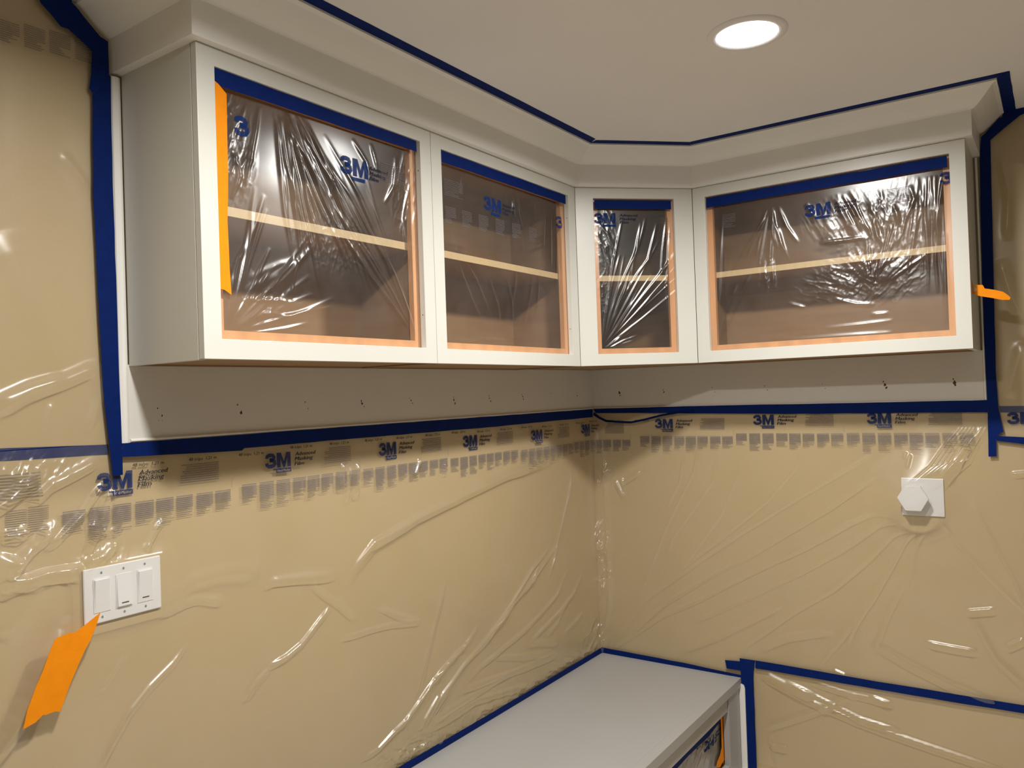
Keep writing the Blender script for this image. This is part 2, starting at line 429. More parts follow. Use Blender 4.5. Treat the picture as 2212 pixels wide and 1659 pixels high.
# ------------------------------------------------------------------ noise and crease tools for film
def _hash(ix, iy, seed):
    h = (ix.astype(np.int64) * 374761393 + iy.astype(np.int64) * 668265263 + seed * 1274126177) & 0x7fffffff
    h = ((h ^ (h >> 13)) * 1274126177) & 0x7fffffff
    return ((h ^ (h >> 16)) & 0xffff) / 65535.0
def vnoise(x, y, seed=0):
    ix = np.floor(x); iy = np.floor(y); fx = x - ix; fy = y - iy
    fx = fx * fx * fx * (fx * (fx * 6 - 15) + 10); fy = fy * fy * fy * (fy * (fy * 6 - 15) + 10)
    a = _hash(ix, iy, seed); b = _hash(ix + 1, iy, seed); c = _hash(ix, iy + 1, seed); d = _hash(ix + 1, iy + 1, seed)
    return (a * (1 - fx) + b * fx) * (1 - fy) + (c * (1 - fx) + d * fx) * fy
def fbm(x, y, seed=0, oc=3):
    s = 0; am = 1; t = 0
    for k in range(oc):
        s = s + am * (vnoise(x * 2 ** k, y * 2 ** k, seed + k * 17) - 0.5); t += am; am *= 0.5
    return s / t
def ridged(x, y, seed=0, oc=3):
    s = 0; am = 1
    for k in range(oc):
        s = s + am * (1 - np.abs(2 * vnoise(x * 2 ** k, y * 2 ** k, seed + k * 31) - 1)) ** 3; am *= 0.5
    return s / 1.75
def smooth(a, b, x):
    t = np.clip((x - a) / (b - a), 0, 1); return t * t * (3 - 2 * t)

class Film:
    """A sheet over coordinates (s, z); h = distance out of its base plane."""
    def __init__(self, s0, s1, z0, z1, step, h0=0.004):
        self.s = np.linspace(s0, s1, max(2, int(round((s1 - s0) / step)) + 1))
        self.z = np.linspace(z0, z1, max(2, int(round((z1 - z0) / step)) + 1))
        self.S, self.Z = np.meshgrid(self.s, self.z)
        self.h = np.full(self.S.shape, h0); self.k = 1.0
    def win(self, smin, smax, zmin, zmax):
        i0, i1 = np.searchsorted(self.s, (smin, smax)); j0, j1 = np.searchsorted(self.z, (zmin, zmax))
        return (slice(max(0, j0), max(0, j1)), slice(max(0, i0), max(0, i1)))
    def crease(self, pts, w=0.005, amp=0.005, skew=1.0, taper=0.15, wob=0.0):
        """ridge along polyline pts; skew != 1 makes one flank steeper"""
        pts = np.array(pts, float)
        seg = np.linalg.norm(np.diff(pts, axis=0), axis=1); tot = seg.sum()
        m = w * 4 * max(1, skew)
        wn = self.win(pts[:, 0].min() - m, pts[:, 0].max() + m, pts[:, 1].min() - m, pts[:, 1].max() + m)
        S, Z = self.S[wn], self.Z[wn]
        if S.size == 0: return
        best = np.zeros(S.shape); acc = 0
        for k in range(len(seg)):
            a, b = pts[k], pts[k + 1]; d = (b - a) / max(seg[k], 1e-9)
            t = np.clip((S - a[0]) * d[0] + (Z - a[1]) * d[1], 0, seg[k])
            dx = S - a[0] - d[0] * t; dz = Z - a[1] - d[1] * t
            dist = np.hypot(dx, dz); side = dx * d[1] - dz * d[0]
            u = (acc + t) / tot
            env = np.clip(np.minimum(u, 1 - u) / max(taper, 1e-6), 0, 1) ** 0.7
            if wob: env = env * (1 - wob + wob * 2 * vnoise(u * tot / 0.03, u * 0 + k, 5))
            ww = np.where(side > 0, w * skew, w)
            best = np.maximum(best, np.exp(-(dist / ww) ** 2) * env); acc += seg[k]
        self.h[wn] += self.k * amp * best
    def fan(self, o, a0, a1, r0, r1, n, amp, w=0.004, seed=1, spread=0.0):
        rnd = random.Random(seed)
        for k in range(n):
            a = math.radians(a0 + (a1 - a0) * (k + 0.25 + 0.5 * rnd.random()) / n)
            ra = r0 * (0.6 + 0.8 * rnd.random()); rb = r1 * (0.45 + 0.6 * rnd.random())
            c, s_ = math.cos(a), math.sin(a); j = (rnd.random() - 0.5) * spread
            b = (rnd.random() - 0.5) * 0.06 * rb
            pts = [(o[0] + c * r_ - s_ * (j + b * math.sin(math.pi * i / 3)), o[1] + s_ * r_ + c * (j + b * math.sin(math.pi * i / 3))) for i, r_ in enumerate(np.linspace(ra, rb, 4))]
            self.crease(pts, w * (0.7 + 0.7 * rnd.random()), amp * (0.5 + 0.9 * rnd.random()), taper=0.3)
    def crumple(self, c, rs, rz, amp, scale, seed=1, ang=0.0, stretch=1.0):
        wn = self.win(c[0] - rs, c[0] + rs, c[1] - rz, c[1] + rz); S, Z = self.S[wn], self.Z[wn]
        if S.size == 0: return
        d = ((S - c[0]) / rs) ** 2 + ((Z - c[1]) / rz) ** 2
        env = np.clip(1 - d, 0, 1)
        ca, sa = math.cos(ang), math.sin(ang)
        x = (S * ca + Z * sa) / scale / stretch; y = (-S * sa + Z * ca) / scale
        self.h[wn] += self.k * amp * env * (ridged(x + 50, y + 50, seed) - 0.3)
    def at(self, s, z):
        fi = np.clip((s - self.s[0]) / (self.s[1] - self.s[0]), 0, len(self.s) - 1.001)
        fj = np.clip((z - self.z[0]) / (self.z[1] - self.z[0]), 0, len(self.z) - 1.001)
        i = np.floor(fi).astype(int); j = np.floor(fj).astype(int); a = fi - i; b = fj - j
        h = self.h
        return (h[j, i] * (1 - a) + h[j, i + 1] * a) * (1 - b) + (h[j + 1, i] * (1 - a) + h[j + 1, i + 1] * a) * b
    def build(self, name, posfn, material, parent, keep=None):
        P = posfn(self.S, self.Z, self.h).reshape(-1, 3).astype(np.float32)
        off = origin_of(parent); P -= np.array(off, np.float32)
        nz, ns = self.S.shape
        idx = np.arange(nz * ns).reshape(nz, ns)
        q = np.stack([idx[:-1, :-1], idx[:-1, 1:], idx[1:, 1:], idx[1:, :-1]], -1).reshape(-1, 4)
        if keep is not None:
            kq = keep(self.S, self.Z)[:-1, :-1].reshape(-1); q = q[kq]
        me = bpy.data.meshes.new(name)
        me.vertices.add(len(P)); me.vertices.foreach_set('co', P.ravel())
        me.loops.add(q.size); me.loops.foreach_set('vertex_index', q.ravel().astype(np.int32))
        me.polygons.add(len(q)); me.polygons.foreach_set('loop_start', np.arange(0, q.size, 4, dtype=np.int32))
        me.polygons.foreach_set('use_smooth', np.ones(len(q), dtype=bool))
        me.update(calc_edges=True); me.validate()
        me.materials.append(material)
        o = bpy.data.objects.new(name, me); return link(o, parent)

def wallpos(rad):
    """posfn for the sheet that runs along the left wall, round the corner and along the right wall"""
    def fn(S, Z, H):
        S = np.asarray(S, float); Z = np.asarray(Z, float); H = np.asarray(H, float)
        r = rad(Z)
        t = np.clip((S + r) / (2 * r), 0, 1)
        k = 0.22
        bx = 2 * t * (1 - t) * (k * r) + t * t * r; by = -(1 - t) ** 2 * r - 2 * t * (1 - t) * (k * r)
        x = np.where(S <= -r, 0.0, np.where(S >= r, S, bx)); y = np.where(S <= -r, S, np.where(S >= r, 0.0, by))
        a = t * math.pi / 2
        return np.stack([x + np.cos(a) * H, y - np.sin(a) * H, Z], -1)
    return fn

# ------------------------------------------------------------------ printing on the film
_tcache = {}
def text2d(txt, height, shear=0.0, bold=0.0, width=None):
    key = (txt, shear, bold)
    if key not in _tcache:
        cu = bpy.data.curves.new('t', 'FONT'); cu.body = txt; cu.size = 1.0; cu.shear = shear; cu.resolution_u = 2
        ob = bpy.data.objects.new('t', cu); COL.objects.link(ob)
        dg = bpy.context.evaluated_depsgraph_get(); dg.update()
        me = ob.evaluated_get(dg).to_mesh()
        v = np.array([(p.co.x, p.co.y) for p in me.vertices]); f = [tuple(p.vertices) for p in me.polygons]
        ob.evaluated_get(dg).to_mesh_clear(); bpy.data.objects.remove(ob); bpy.data.curves.remove(cu)
        if bold > 0:          # heavier strokes: the outline laid down three times side by side
            n_ = len(v); v = np.concatenate([v + np.array([dx, 0.0]) for dx in (-1.6 * bold, 0.0, 1.6 * bold)]); f = [tuple(i + k * n_ for i in q) for k in range(3) for q in f]
        _tcache[key] = (v, f)
    v, f = _tcache[key]
    v = v.copy(); v[:, 0] -= v[:, 0].min()
    v *= height / 0.72
    if width: v[:, 0] *= width / v[:, 0].max()
    return v, f
def stroke2d(path, w):
    path = np.array(path, float); n = len(path); L_, R__ = [], []
    for i in range(n):
        d = path[min(i + 1, n - 1)] - path[max(i - 1, 0)]; d /= np.linalg.norm(d)
        nn = np.array([-d[1], d[0]]); L_.append(path[i] + nn * w / 2); R__.append(path[i] - nn * w / 2)
    v = np.array(L_ + R__); f = [(i, i + 1, n + i + 1, n + i) for i in range(n - 1)]
    return v, f
def merge2d(*parts):
    V, Fs, k = [], [], 0
    for v, f in parts:
        V.append(v); Fs += [tuple(i + k for i in q) for q in f]; k += len(v)
    return np.concatenate(V), Fs
def logo2d(h):
    """the 3 and the M, unit height, about 2.1 wide"""
    up_ = [(0.14, 0.66), (0.15, 0.78), (0.27, 0.865), (0.46, 0.88), (0.63, 0.85), (0.70, 0.74), (0.66, 0.62), (0.56, 0.555), (0.36, 0.545)]
    lo = [(0.36, 0.535), (0.60, 0.51), (0.75, 0.42), (0.77, 0.29), (0.69, 0.17), (0.48, 0.115), (0.27, 0.13), (0.14, 0.22), (0.12, 0.35)]
    a = stroke2d(up_, 0.25); b = stroke2d(lo, 0.25)
    mp = np.array([(0, 0), (0, 1), (.36, 1), (.58, .40), (.80, 1), (1.16, 1), (1.16, 0), (.86, 0), (.86, .60), (.66, 0), (.50, 0), (.30, .60), (.30, 0)])
    mp[:, 0] += 0.93
    c = (mp, [tuple(range(len(mp)))])
    v, f = merge2d(a, b, c); return v * h, f
def rects2d(rs):
    V, Fs = [], []
    for (x0, y0, x1, y1) in rs:
        k = len(V); V += [(x0, y0), (x1, y0), (x1, y1), (x0, y1)]; Fs.append((k, k + 1, k + 2, k + 3))
    return np.array(V, float), Fs
def decal(name, v, f, s0, z0, film, posfn, m, parent, lift=0.0012, skew=0.0):
    s = s0 + v[:, 0]; z = z0 + v[:, 1] + skew * v[:, 0]
    P = posfn(s, z, film.at(s, z) + lift) - np.array(origin_of(parent))
    me = bpy.data.meshes.new(name); me.from_pydata([tuple(p) for p in P], [], f); me.update()
    me.materials.append(m)
    o = bpy.data.objects.new(name, me); return link(o, parent)
def split_rects(x0, y0, x1, y1, n):
    xs = np.linspace(x0, x1, n + 1); return [(xs[i], y0, xs[i + 1], y1) for i in range(n)]
def fine_block(x0, y1, w, hgt, pitch, seed, dense=0.55):
    rnd = random.Random(seed); rs = []; y = y1; k = 0; n = max(1, int(hgt / pitch))
    while k < n:
        f_ = 1.0 if k < n * dense else 0.45 + 0.55 * rnd.random()
        rs += split_rects(x0, y - pitch * 0.5, x0 + w * f_, y, 3); y -= pitch; k += 1
    return rs
def print_unit(s0, film, posfn, parent, zl, k=1.0, sy=1.0, seed=0, cols=True, extras=True, smax=99):
    """one repeat of the printed pattern; s0 = left edge of the logo, zl = bottom of the logo"""
    v, f = logo2d(0.040); v[:, 0] *= k
    decal('print_logo', v, f, s0, zl, film, posfn, M['ink'], parent)
    # name bar below the logo
    bar = rects2d(split_rects(0.026 * k, -0.0050, 0.036 * k, -0.0025, 1) + split_rects(0.034 * k, -0.0140, 0.0845 * k, -0.0025, 3))
    decal('print_bar', bar[0], bar[1], s0, zl, film, posfn, M['ink'], parent)
    v, f = text2d('Hand-Masker', 0.0072, 0.15, 0.012, 0.044 * k)
    decal('print_bar_text', v + np.array([0.037 * k, -0.0115]), f, s0, zl, film, posfn, M['pink'], parent, 0.0017)
    parts = []
    for i, (w, wd) in enumerate((('Advanced', 0.074), ('Masking', 0.066), ('Film', 0.036))):
        v, f = text2d(w, 0.0105, 0.22, 0.024, wd * k); v = v + np.array([0.099 * k - 0.002 * i, 0.0275 - 0.0135 * i]); parts.append((v, f))
    v, f = merge2d(*parts); decal('print_text', v, f, s0, zl, film, posfn, M['dink'], parent)
    if extras:
        for u in (0.084, 0.228, 0.372):
            v, f = text2d('48 in/po  1,21 m', 0.0078, 0.1, 0.012, 0.078 * k)
            decal('print_size_text', v + np.array([u * k, 0.0475]), f, s0, zl, film, posfn, M['dink'], parent)
    rnd = random.Random(seed)
    rs = []
    for i in range(9):
        rs += split_rects((0.205 + 0.02 * (i < 5) * rnd.random()) * k, 0.040 - 0.0052 * i - 0.0028, (0.312) * k, 0.040 - 0.0052 * i, 4)
    rs.append((0.349 * k, -0.030, 0.3497 * k, -0.008))
    if cols:
        for i, u in enumerate((-0.074, -0.019, 0.035, 0.090, 0.141, 0.193, 0.248, 0.300)):
            hh = (0.052, 0.074, 0.068, 0.057, 0.062, 0.056, 0.054, 0.050)[i]
            if s0 + (u + 0.046) * k > smax: continue
            rs += fine_block(u * k, -0.034, 0.045 * k, hh, 0.0044, seed * 20 + i)
            rs2 = split_rects(u * k, -0.034 - hh * (0.45 + 0.25 * rnd.random()), (u + 0.045) * k, -0.034, 4)
            v, f = rects2d(rs2); o = decal('print_wash', v, f, s0, zl, film, posfn, M['gwash'], parent, 0.0005)
    v, f = rects2d(rs)
    o = decal('fine_print', v, f, s0, zl, film, posfn, M['gink'], parent); o['kind'] = 'stuff'

# ------------------------------------------------------------------ the big wall film
rad = lambda Z: 0.012 + 0.050 * smooth(ZB - 0.20, ZB - 0.42, np.asarray(Z, float)) - 0.02 * smooth(ZB - 0.95, ZB - 1.2, np.asarray(Z, float))
WPOS = wallpos(rad)
wf = Film(-2.62, 1.86, ZBENCH + 0.004, ZP - 0.008, 0.0030, 0.0035)
S_, Z_ = wf.S, wf.Z
edge = smooth(0.0, 0.06, wf.z[-1] - Z_) * smooth(0.0, 0.05, Z_ - wf.z[0])
wf.h += edge * (0.004 + 0.016 * fbm(S_ * 2.6 + 9, Z_ * 2.6 + 3, 3, 2) + 0.004 * fbm(S_ * 8, Z_ * 8, 8, 2))
wf.h = np.maximum(wf.h, 0.0025)
# plates under the film
PL = (-2.288, -2.110, ZB - 0.566, ZB - 0.444)
PR = (1.266, 1.402, ZB - 0.579, ZB - 0.444)
def rise(p, height, fall):
    d = np.hypot(np.maximum(np.maximum(p[0] - S_, S_ - p[1]), 0), np.maximum(np.maximum(p[2] - Z_, Z_ - p[3]), 0))
    return height * np.exp(-(d / fall) ** 1.3)
wf.h = np.maximum(wf.h, rise(PL, 0.0155, 0.03))
HEX = (1.308, ZB - 0.5125)
wf.h = np.maximum(wf.h, rise(PR, 0.012, 0.02))
dh = np.maximum(np.hypot(S_ - HEX[0], (Z_ - HEX[1])) - 0.055, 0)
dh = dh * (1 - .42 * smooth(-.03, .12, Z_ - HEX[1]) * smooth(-.10, .06, S_ - HEX[0]))
tent = 0.056 * np.exp(-(dh / 0.070) ** 1.3)
wf.h = np.maximum(wf.h, tent)
def cl(pts, w=0.005, amp=0.005, **k): wf.crease([LW(q) for q in pts], w * 1.3, amp * 1.25, **k)
def cr_(pts, w=0.005, amp=0.005, **k): wf.crease([RW(q) for q in pts], w, amp, **k)
# left wall wrinkles
cl([(1231, 1012), (1222, 1070), (1206, 1150), (1196, 1205), (1183, 1250)], .0042, .0085)
cl([(1183, 1185), (1150, 1225), (1110, 1290), (1060, 1370), (1025, 1410)], .005, .0080, skew=.7)
cl([(1200, 1180), (1150, 1250), (1100, 1310), (1050, 1375), (1000, 1430), (950, 1495), (925, 1540), (900, 1565)], .005, .0088, skew=.7)
cl([(1030, 1350), (1000, 1390), (960, 1430), (930, 1465), (900, 1510), (870, 1555), (845, 1580), (815, 1615), (780, 1640)], .0058, .0105, skew=.65, wob=.25)
cl([(1165, 1215), (1145, 1260), (1130, 1285)], .0035, .006)
cl([(1223, 1228), (1200, 1285), (1160, 1330), (1100, 1385), (1065, 1415), (1035, 1435), (1010, 1465)], .005, .0065, skew=.7)
cl([(1255, 1228), (1235, 1280), (1205, 1320), (1150, 1375), (1140, 1382)], .005, .0062, skew=.7)
cl([(1255, 1320), (1240, 1340), (1215, 1365)], .005, .006)
cl([(1225, 1290), (1200, 1345), (1180, 1368)], .004, .005)
cl([(1200, 1408), (1150, 1428), (1100, 1450), (1040, 1470), (990, 1488)], .006, .0065, skew=.6)
cl([(1100, 1450), (1030, 1490), (960, 1530), (915, 1562)], .006, .006, skew=.6)
cl([(1150, 1470), (1090, 1490), (1020, 1510), (960, 1545), (905, 1570)], .007, .0075, skew=.6)
cl([(1200, 1385), (1160, 1386), (1140, 1388)], .005, .005); cl([(1190, 1405), (1130, 1415), (1065, 1420)], .005, .005)
cl([(958, 1255), (948, 1300), (930, 1370), (912, 1440), (898, 1495)], .0042, .0070)
cl([(943, 1495), (925, 1525), (905, 1560)], .005, .009); cl([(970, 1480), (950, 1510), (937, 1530)], .0035, .006)
cl([(710, 1305), (690, 1330), (665, 1365), (645, 1390), (615, 1415), (575, 1438)], .006, .0085, skew=.6)
cl([(580, 1440), (550, 1470), (527, 1505)], .006, .005)
cl([(672, 1252), (700, 1275), (735, 1300), (770, 1335)], .004, .005, skew=2.0)
cl([(905, 1338), (850, 1345), (790, 1360), (730, 1378)], .006, .005, skew=.5); cl([(815, 1310), (850, 1325), (905, 1342)], .005, .004)
cl([(405, 1385), (370, 1430), (320, 1480), (280, 1530), (240, 1600), (215, 1659)], .0045, .0055); cl([(270, 1410), (240, 1455), (215, 1490)], .0035, .003)
cl([(350, 1322), (400, 1300), (425, 1294), (480, 1300)], .010, .007, skew=.6); cl([(355, 1300), (420, 1255), (480, 1238), (560, 1232)], .02, .008)
cl([(570, 1270), (590, 1255), (640, 1248), (720, 1240)], .010, .008, skew=.5)
# the long soft fold falling away from the print
cl([(1195, 985), (1100, 1020), (1010, 1062), (900, 1115), (800, 1170), (765, 1215), (740, 1260)], .016, .014, skew=.35, taper=.2)
cl([(735, 1000), (733, 1060)], .006, .008); cl([(752, 1008), (744, 1085)], .005, .006); cl([(767, 1000), (765, 1075)], .006, .009); cl([(905, 990), (893, 1030)], .006, .010); cl([(960, 1000), (958, 1030)], .005, .006)
# left side, beside the switches
cl([(75, 1010), (50, 1050), (15, 1080), (-30, 1110)], .011, .013, wob=.35); cl([(215, 990), (160, 1020), (110, 1045), (65, 1090)], .008, .009)
cl([(222, 1040), (200, 1070), (175, 1110), (150, 1135), (100, 1185)], .0055, .009); cl([(120, 1125), (95, 1155), (70, 1180), (20, 1235)], .009, .012, wob=.35)
cl([(60, 1140), (35, 1160), (0, 1158)], .009, .010); cl([(235, 1055), (222, 1100), (205, 1150), (185, 1200)], .005, .007); cl([(245, 1055), (232, 1110), (215, 1170)], .004, .006)
cl([(255, 1145), (240, 1180), (215, 1200), (175, 1215)], .008, .010, wob=.3); cl([(350, 1120), (335, 1140), (310, 1190)], .006, .007)
cl([(175, 1222), (140, 1228), (95, 1235), (55, 1248), (20, 1255)], .008, .016, skew=.5, wob=.3)
cl([(180, 1235), (120, 1245), (60, 1262), (0, 1280)], .008, .006)
for q in range(7):
    cl([(150 - 14 * q, 1330 + 30 * q), (110 - 16 * q, 1400 + 34 * q), (60 - 18 * q, 1470 + 36 * q)], .012, .006)
cl([(30, 1200), (-20, 1290)], .02, .012); cl([(95, 1250), (40, 1330), (0, 1380)], .016, .006)
wf.crumple(LW((55, 1010)), .12, .045, .010, .018, 4, 1.0, 2.5); wf.crumple(LW((215, 1165)), .08, .09, .012, .02, 9, 1.15, 3.5)
# along the bench, crumpled hem
for k in range(26):
    s = -0.12 - 0.055 * k + random.uniform(-.02, .02)
    wf.crease([(s, ZBENCH + .012 + random.random() * .03), (s - .05 - .05 * random.random(), ZBENCH + .03 + .05 * random.random())], .008, .008)
wf.crumple((-1.0, ZBENCH + .05), .7, .06, .009, .03, 12, .5, 2.5); wf.crumple((-1.25, ZBENCH + .05), .2, .07, .014, .02, 15)
# corner tuft
wf.crumple((0.05, ZB - .47), .06, .10, .034, .06, 21, 1.2, 2.0)
wf.crumple((0.012, ZB - .84), .085, .20, .050, .075, 23, .7, 1.6)
wf.crumple((-0.05, ZB - 1.16), .14, .11, .018, .03, 25, .6, 2.0)
wf.crease([(0.045, ZB - .28), (0.055, ZB - .6), (0.06, ZB - 1.05), (0.01, ZB - 1.23)], .012, .008)
for pts in ([(1385, 1018), (1345, 1045)], [(1345, 1030), (1350, 1060)], [(1330, 1035), (1350, 1073)]): cr_(pts, .006, .010)
# right wall: long curves from the print to the corner and round the plug
for pts in ([(1512, 935), (1506, 985), (1500, 1020), (1470, 1080), (1440, 1140), (1405, 1230), (1380, 1290)],
            [(1550, 975), (1540, 1040), (1500, 1100), (1455, 1160), (1440, 1200)], [(1590, 985), (1592, 1030), (1560, 1110), (1510, 1180), (1450, 1260)],
            [(1745, 940), (1720, 1010), (1660, 1080), (1560, 1160), (1470, 1230)], [(1480, 980), (1470, 1040), (1440, 1100)]):
    cr_(pts, .0055, .0048, skew=.6)
for pts, am in (([(1895, 975), (1800, 1030), (1700, 1090), (1600, 1150), (1500, 1220), (1400, 1290), (1330, 1380)], .005),
                ([(1930, 1000), (1800, 1090), (1700, 1150), (1620, 1200), (1540, 1240), (1440, 1300), (1330, 1395)], .0085),
                ([(1935, 1085), (1830, 1130), (1740, 1180), (1640, 1230), (1540, 1280), (1430, 1330), (1320, 1400)], .0065),
                ([(1935, 1105), (1840, 1170), (1740, 1230), (1640, 1280), (1500, 1340)], .0075), ([(1960, 1120), (1880, 1200), (1800, 1270), (1700, 1330), (1600, 1400)], .006),
                ([(1975, 1125), (1930, 1210), (1890, 1280), (1855, 1330), (1830, 1390)], .0075), ([(1990, 1130), (1975, 1190), (1970, 1270)], .006), ([(1950, 1260), (1915, 1330), (1890, 1400)], .006),
                ([(2030, 1120), (2080, 1190), (2150, 1260), (2212, 1320)], .005), ([(2100, 1080), (2140, 1160), (2190, 1250), (2230, 1340)], .006), ([(1870, 1310), (1800, 1400), (1760, 1450)], .005)):
    cr_(pts, .0065, am, skew=.55)
for k in range(8):                                            # stretched pleats above the plug
    x = 2002 + 11.5 * k
    cr_([(1962 + 10 * k, 1048 - 3 * k), (x + 10, 1005 - 2 * k), (2050 + 10 * k, 950 - 1 * k), (2075 + 8 * k, 922)], .0034, .0082, taper=.25)
cr_([(2030, 1035), (2070, 990), (2120, 925)], .006, .012)
for pts in ([(1998, 1383), (2050, 1393), (2112, 1404)], [(2185, 1023), (2220, 1020)], [(1800, 1445), (1830, 1458)], [(2085, 1318), (2150, 1313)], [(2172, 1395), (2212, 1378)], [(1968, 980), (1962, 1010)], [(1958, 975), (1956, 990)]):
    cr_(pts, .005, .009)
for pts in ([(1885, 1385), (1960, 1430), (2060, 1480), (2160, 1520)], [(1640, 1400), (1700, 1375), (1800, 1360)], [(1470, 1405), (1560, 1370), (1700, 1300)], [(2100, 1330), (2150, 1420), (2212, 1480)]): cr_(pts, .012, .006)
wf.h = np.minimum(wf.h, 0.0085 + 0.55 * np.minimum(wf.z[-1] - Z_, Z_ - np.where(S_ > .69, ZB - 1.219, wf.z[0])).clip(0))
wf.h = np.maximum(wf.h, 0.002)
# keep the sheet just in front of the plates and plug
wf.h = np.maximum(wf.h, np.where((S_ > PL[0] - .006) & (S_ < PL[1] + .006) & (Z_ > PL[2] - .006) & (Z_ < PL[3] + .006), 0.0152, 0))
big = thing('masking_film', (0.0, 0.0, ZBENCH), 'wide clear plastic film covering the tan walls under the cabinets, printed along its upper edge', 'plastic film')
wf.build('sheet', WPOS, M['film'], big, lambda S, Z: ~((S > 0.69) & (Z < ZB - 1.219)))
ZL = ZB - 0.271
for i, (s0, zl, k) in enumerate([(-2.255, -0.278, 1.0), (-1.808, -.271, 1.0), (-1.379, -.273, .99), (-.954, -.277, .99), (-.526, -.281, .98), (-.118, -.279, .9), (.309, -.262, 1.0), (.735, -.250, 1.0), (1.160, -.248, 1.0)]):
    print_unit(s0, wf, WPOS, big, ZB + zl, k * .985, seed=i + 1, extras=(s0 < 0), smax=1.86)
v, f = rects2d(sum([split_rects(0, -.006 * i - .003, .085, -.006 * i, 3) for i in range(9)], []))
o = decal('fine_print', v, f, -2.455, ZB - .222, wf, WPOS, M['gink'], big); o['kind'] = 'stuff'
for j, (s0, zt_) in enumerate(((-2.437, -.296), (-2.395, -.293))):
    v, f = rects2d(fine_block(0, 0, .04, .055, .0044, 400 + j)); o = decal('fine_print', v, f, s0, ZB + zt_, wf, WPOS, M['gink'], big); o['kind'] = 'stuff'
v, f = logo2d(.040); decal('print_logo', v, f, 1.6, ZB - .252, wf, WPOS, M['ink'], big)

# other wall films
FILMS = []
def side_film(name, fr, s0, s1, z0, z1, label, cre, seed, prints=()):
    fm = Film(s0, s1, z0, z1, 0.005, 0.003)
    fm.h += 0.003 + 0.006 * np.abs(fbm(fm.S * 3 + seed, fm.Z * 3, seed, 2))
    for pts, w, a in cre: fm.crease(pts, w, a)
    fm.h = np.maximum(fm.h, 0.0015)
    pos = (lambda S, Z, H: np.stack([H, S, Z], -1)) if fr == 'L' else (lambda S, Z, H: np.stack([np.asarray(S, float), -np.asarray(H, float), np.asarray(Z, float)], -1))
    t = thing('masking_film', ((0, (s0 + s1) / 2, z0) if fr == 'L' else ((s0 + s1) / 2, 0, z0)), label, 'plastic film')
    fm.build('sheet', pos, M['film'], t)
    for j, (ps, pz, w, h) in enumerate(prints):
        v, f = rects2d(fine_block(0, 0, w, h, .0046, seed * 9 + j)); o = decal('fine_print', v, f, ps, pz, fm, pos, M['gink'], t); o['kind'] = 'stuff'
    return fm
side_film('ul', 'L', -2.62, -2.225, ZP - .006, ZC - .004, 'clear film on the tan wall beside the long cabinet run, above the short blue tape',
          [([LW(q) for q in ((-20, 895), (60, 850), (140, 820), (215, 788))], .014, .016), ([LW(q) for q in ((-20, 870), (60, 835), (130, 815))], .01, .010),
           ([LW(q) for q in ((130, 330), (160, 370), (190, 410))], .008, .003), ([LW(q) for q in ((205, 800), (210, 860), (190, 930))], .008, .008), ([LW(q) for q in ((110, 870), (95, 930))], .005, .006),
           ([LW(q) for q in ((0, 500), (60, 640), (120, 800))], .03, .007)], 31,
          [(-2.430, ZB + .706, .042, .050), (-2.380, ZB + .713, .042, .055), (-2.330, ZB + .718, .045, .055), (-2.276, ZB + .722, .045, .055)])
side_film('ur', 'R', 1.555, 1.86, ZP - .006, ZC - .004, 'clear film on the tan wall past the widest cabinet, behind the blue tape end strip',
          [([RW(q) for q in ((2160, 560), (2185, 640), (2212, 690))], .014, .008), ([RW(q) for q in ((2160, 330), (2180, 420), (2175, 520))], .012, .008), ([RW(q) for q in ((2212, 740), (2180, 860))], .02, .010)], 37)
side_film('lr', 'R', 0.70, 1.86, 0.03, ZB - 1.222, 'clear film on the wall below the low horizontal blue tape, beside the bench',
          [([RW(q) for q in ((1645, 1450), (1700, 1478), (1760, 1505))], .016, .012), ([RW(q) for q in ((1700, 1470), (1780, 1510), (1860, 1550), (1950, 1578))], .006, .010), ([RW(q) for q in ((1650, 1458), (1750, 1512), (1850, 1555), (1980, 1600), (2100, 1640), (2212, 1680))], .008, .010),
           ([RW(q) for q in ((1750, 1470), (1830, 1495), (1930, 1518))], .006, .008), ([RW(q) for q in ((1650, 1571), (1750, 1540), (1850, 1500))], .01, .006), ([RW(q) for q in ((1660, 1590), (1672, 1608), (1705, 1615))], .006, .009), ([RW(q) for q in ((1668, 1610), (1690, 1659))], .006, .010), ([RW(q) for q in ((1880, 1500), (1930, 1520))], .005, .008)], 41)

